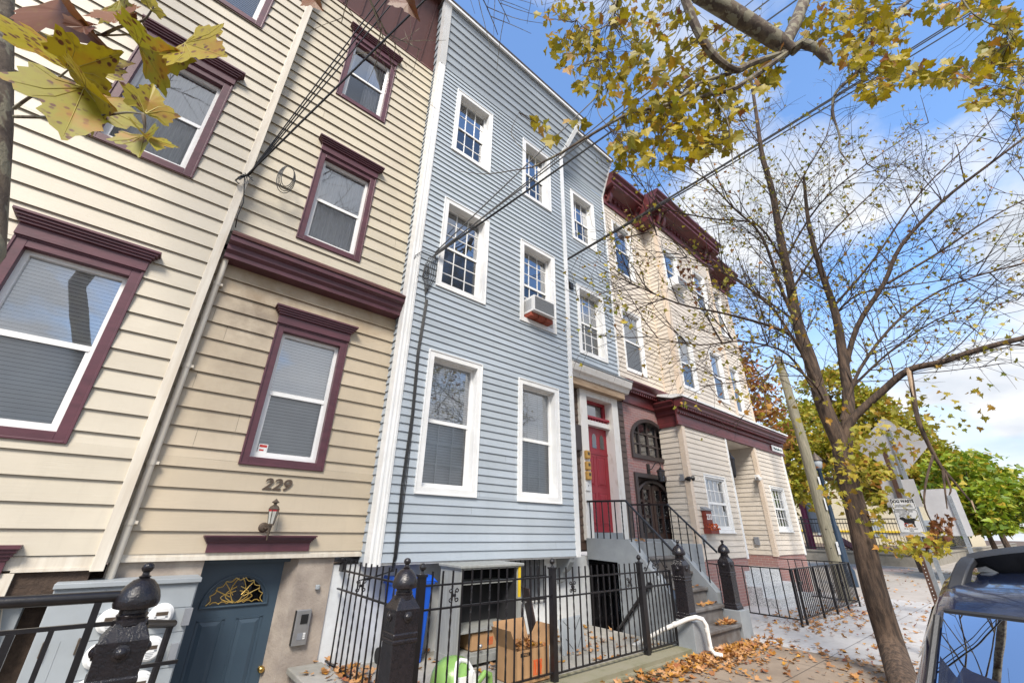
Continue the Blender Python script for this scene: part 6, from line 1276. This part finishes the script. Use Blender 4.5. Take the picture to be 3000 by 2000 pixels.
mb = MB(); mb.box(xq-.035, xq, 1.17, 1.24, -.2, 2.5); mb.build('post', M['galv'], t); holes = MB(); z = .2
while z < 2.4: holes.box(xq-.038, xq-.035, 1.198, 1.212, z, z+.014); z += .05
holes.build('bolt_holes', M['grey'], t)
# ------------------------------------------------------------------ park across the corner
t = thing('park_wall', (35.5, 14, 0), 'low concrete retaining wall of the park beyond the corner', 'wall')
mb = MB(); mb.box(35.5, 35.9, 5.0, 60, -.2, .62); mb.box(35.9, 140, 5.0, 5.4, -.2, .62); mb.build('wall', M['conc'], t); mb = MB(); mb.box(35.44, 35.96, 4.94, 60, .62, .72); mb.box(35.96, 140, 4.94, 5.46, .62, .72); mb.build('coping', M['conc'], t)
struct('park_ground', box(35.9, 140, 5.4, 120, -.2, .6), M['earth'])
t = thing('park_fence', (36.4, 14, .6), 'tall black iron fence on top of the park wall', 'fence')
for z in (.85, 2.35, 2.62): mb = MB(); mb.box(36.38, 36.42, 5.5, 34, z-.03, z+.03); mb.build('rail', M['iron'], t)
for y in (5.5, 8.3, 11.1, 13.9, 16.7, 19.5, 22.3, 25.1): box(36.34, 36.46, y-.06, y+.06, .6, 2.8).build('post', M['iron'], t)
mb = MB(); y = 5.5
while y < 34: mb.box(36.39, 36.41, y-.012, y+.012, .75, 2.62); y += .16
kind(mb.build('pickets', M['iron'], t), 'stuff')
mb = MB()
for z in (.85, 2.35): mb.box(36.5, 70, 5.72, 5.76, z-.03, z+.03)
mb.build('rail', M['iron'], t); mb = MB(); x = 36.5
while x < 70: mb.box(x-.03, x+.03, 5.73, 5.75, .75, 2.4); x += .3
kind(mb.build('side_pickets', M['iron'], t), 'stuff'); box(40, 58, 5.78, 5.80, .75, 2.3).build('dark_screen', M['carblack'], t)
maroonp = pmat('maroon_post', (.19, .018, .07), .5, bs=0)
t = thing('play_frame', (40, 15, .6), 'maroon playground climbing frame behind the park fence', 'playground equipment')
for (x, y) in ((40, 8.5), (40, 10.6), (40, 11.8), (40, 14.0), (40, 15.3), (40, 18.2), (40, 19.6), (40, 23.0), (42, 9.5), (42, 12.6), (42, 17)): MB().tube([(x, y, .6), (x, y, 4.6)], .11, 8).build('post', maroonp, t)
mb = MB(); mb.box(39.9, 42, 10.6, 11.8, 1.5, 1.6); mb.box(39.9, 42, 15.3, 18.2, 2.0, 2.1); mb.box(39.9, 40, 18.2, 19.6, 1.4, 2.2); mb.build('deck', maroonp, t); box(40.2, 40.3, 10.6, 11.8, 1.8, 3.9).build('panel', M['panelgrey'], t); mb = MB(); mb.tube([(40, 10.4, 1.6), (39.4, 9.3, .9), (39.2, 8.8, .8)], .25, 8); mb.build('slide', M['maroon'], t)
t = thing('school_building', (75, 30, 0), 'pale yellow building glimpsed behind the playground', 'building')
box(72, 90, 6, 80, 0, 8).build('wall', pmat('pale_yellow_wall', (.62, .54, .38), .8, bs=0), t)
for k in range(14): box(71.9, 72, 8+5*k, 10.4+5*k, 1.5, 3.4).build('window', M['panelgrey'], t)
mb = MB(); mb.box(71.8, 72, 6, 80, 2.0, 2.2); mb.build('yellow_band', M['yellow'], t)
# ------------------------------------------------------------------ parked car, seen from behind
t = thing('parked_car', (5, -.3, -.13), 'dark navy estate car with roof rack parked at the kerb, lower right', 'car')
YCn = -.25
secs = [(2.42, .74, .66, .72, .86), (2.50, .85, .70, .88, .95), (2.68, .89, .74, .98, 1.03), (3.0, .895, .70, 1.03, 1.345), (3.2, .90, .705, 1.03, 1.415), (3.6, .91, .715, 1.03, 1.465), (4.4, .92, .73, 1.03, 1.49), (5.3, .92, .72, 1.02, 1.47), (6.0, .92, .66, 1.0, 1.28), (6.5, .91, .72, .98, 1.03), (7.3, .85, .7, .85, .9)]
mb = MB(); rows = []
for x, wb, wr, zb, zr in secs:
    row = [(-wb*.98, -.0), (-wb, .35), (-wb, .62), (-wb*.99, zb-.04), (-wb*.965, zb), (-(wb*.35+wr*.65), zb+(zr-zb)*.62), (-wr, zb+(zr-zb)*.9), (-wr*.90, zr-.012), (-wr*.5, zr+.012), (0, zr+.018)]
    row = row+[(-a, b_) for a, b_ in row[-2::-1]]; rows.append([len(mb.v)+k for k in range(len(row))]); mb.v += [(x, YCn+a, b_+(0 if 0 else 0)) for a, b_ in row]
for r0, r1 in zip(rows, rows[1:]):
    for k in range(len(r0)-1): mb.f.append((r0[k], r0[k+1], r1[k+1], r1[k])); mb.m.append(0)
mb.f.append(tuple(rows[0])); mb.m.append(0)
body = mb.build('body', M['carpaint'], t, smooth='auto')
mb = MB()
def hatch(u, v):     # rear glass: u across -1..1, v bottom..top
    x = 2.70+.30*v; hw = (.775-.10*v); z = .985+.335*v; bow = .05*(1-u*u)
    return (x-bow-.012, YCn+u*hw, z+.012)
nu, nv = 14, 6; i0 = len(mb.v)
for j in range(nv+1):
    for k in range(nu+1): mb.v.append(hatch(-1+2*k/nu, j/nv))
for j in range(nv):
    for k in range(nu): a = i0+j*(nu+1)+k; mb.f.append((a, a+1, a+nu+2, a+nu+1)); mb.m.append(0)
mb.build('rear_window', M['carglass'], t, smooth=True)
mb = MB(); mb.tube([hatch(-1+2*k/12, 1.02) for k in range(13)], .011, 6); mb.tube([hatch(1.03, v/6-.05) for v in range(7)], .013, 6); mb.tube([hatch(-1.03, v/6-.05) for v in range(7)], .013, 6); mb.build('window_trim', M['carblack'], t)
mb = MB()
for s in (1,):
    for k, (xa, xb) in enumerate(((3.35, 4.35), (4.45, 5.4))): mb.quad((xa, YCn+s*.892, 1.07), (xb, YCn+s*.897, 1.07), (xb-.05, YCn+s*.795, 1.32), (xa+.12, YCn+s*.785, 1.30))
mb.build('side_window', pmat('side_glass', (.012, .014, .018), .03, bs=0, coat=1), t)
for x in (3.35, 6.1):
    for s in (1, -1): mb = MB(); mb.lathe((x, YCn+s*.90, .21), [(.32, -.2), (.32, .03), (.2, .035)], 24, axis=Vector((0, s, 0))); mb.build('wheel', M['rubber'], t)
mb = MB(); mb.box(2.34, 2.54, YCn-.82, YCn+.85, .22, .58); mb.build('bumper', M['carpaint'], t, bevel=.04)
for s in (-1, 1): box(2.44, 2.62, YCn+s*.80-.07, YCn+s*.80+.07, .64, .86).build('tail_light', M['redprint'], t, bevel=.02)
# roof rack: side rails with arched feet and a broad fairing
for s in (1, -1):
    rk = MB()
    y = YCn+s*.73
    prof = [(3.34, 1.36), (3.36, 1.42), (3.42, 1.48), (3.52, 1.52), (3.7, 1.545), (4.8, 1.555), (5.1, 1.53), (5.25, 1.43)]
    i = len(rk.v)
    for k, (x, z) in enumerate(prof):
        th_ = .05 if k < 3 else .034; y2 = YCn+s*(.675-(z-1.36)*.45)
        dx = .06 if k in (0, 1) else .025; rk.v += [(x-.0, y2-.03, z), (x-.0, y2+.03, z), (x+dx, y2+.03, z-th_), (x+dx, y2-.03, z-th_)]
    for k in range(len(prof)-1):
        for q in range(4): a = i+k*4; rk.f.append((a+q, a+(q+1) % 4, a+4+(q+1) % 4, a+4+q)); rk.m.append(0)
    rk.f.append((i, i+1, i+2, i+3)); rk.m.append(0)
    rk.build('roof_rail', M['carblack'], t, smooth='auto', bevel=.008)
mb = MB(); n_ = 20; i = len(mb.v)
for k in range(n_+1):
    u = -1+2*k/n_; y = YCn+u*.60; z = 1.56+.075*(1-abs(u)**2.4); bz = z-.075-(.055 if .55 < abs(u) < .86 else 0)
    mb.v += [(3.78, y, bz), (3.68, y, z-.03), (3.80, y, z), (4.08, y, z-.02), (4.12, y, bz+.01)]
for k in range(n_):
    for q in range(5): a = i+k*5; mb.f.append((a+q, a+(q+1) % 5, a+5+(q+1) % 5, a+5+q)); mb.m.append(0)
mb.f += [tuple(range(i, i+5)), tuple(range(i+n_*5+4, i+n_*5-1, -1))]; mb.m += [0, 0]; mb.build('rack_fairing', M['carblack'], t, smooth='auto')
mb = MB(); mb.box(3.80, 3.88, YCn-.58, YCn+.58, 1.47, 1.505); mb.build('cross_bar', M['alu'], t)
# ------------------------------------------------------------------ fallen leaves
mb = MB()
def litter(n_, fx, fy, z, s0=.05, s1=.10, up=.25):
    for k in range(n_):
        x, y = fx(), fy(); p = Vector((x, y, z+random.uniform(.004, .02))); a = random.uniform(0, 6.28)
        leaf(mb, p, Vector((math.cos(a), math.sin(a), random.uniform(-.05, up))), Vector((random.gauss(0, .3), random.gauss(0, .3), 1)), random.uniform(s0*.6, s1*1.15), MAPLE, random.choice((.2, .5, .9)), random.uniform(-.9, .3))
U = random.uniform; G = random.gauss
litter(520, lambda: U(4.5, 9), lambda: U(1.6, 3.9), 0); litter(520, lambda: G(6.9, .8), lambda: 3.88-abs(G(0, .28)), .0); litter(300, lambda: G(7.6, .5), lambda: 3.78-abs(G(0, .2)), .0, up=.6)
litter(420, lambda: U(8.6, 17), lambda: U(1.2, 4.6), .004); litter(260, lambda: U(10, 14), lambda: G(3.6, .3), .004); litter(180, lambda: U(17, 34), lambda: U(1.5, 6), .0, .06, .12)
litter(150, lambda: U(4.6, 8.5), lambda: U(1.0, 2.2), 0); litter(120, lambda: G(5.2, .7), lambda: G(3.78, .12), .0)
litter(240, lambda: U(2.3, 6.8), lambda: U(4.3, 6.0), .08); litter(260, lambda: U(2.0, 2.6), lambda: U(4.5, 6.0), .09, up=.6); litter(120, lambda: U(4.6, 5.3), lambda: U(5.3, 6.0), .09, up=.7); litter(60, lambda: U(1.9, 2.3), lambda: U(4.4, 6), .19)
litter(70, lambda: G(8.2, .13), lambda: U(3.9, 4.06), .25, up=.6); litter(25, lambda: U(7.3, 8.4), lambda: U(4.15, 4.3), .5); litter(12, lambda: U(7.3, 8.4), lambda: U(4.4, 4.5), .74); litter(14, lambda: U(7.2, 7.6), lambda: U(5.0, 5.3), 1.465)
litter(50, lambda: U(3.74, 4.16), lambda: U(4.28, 4.56), .39, up=.3)
o = mb.build('fallen_leaves', M['leaf_fall'], None); kind(o, 'stuff')
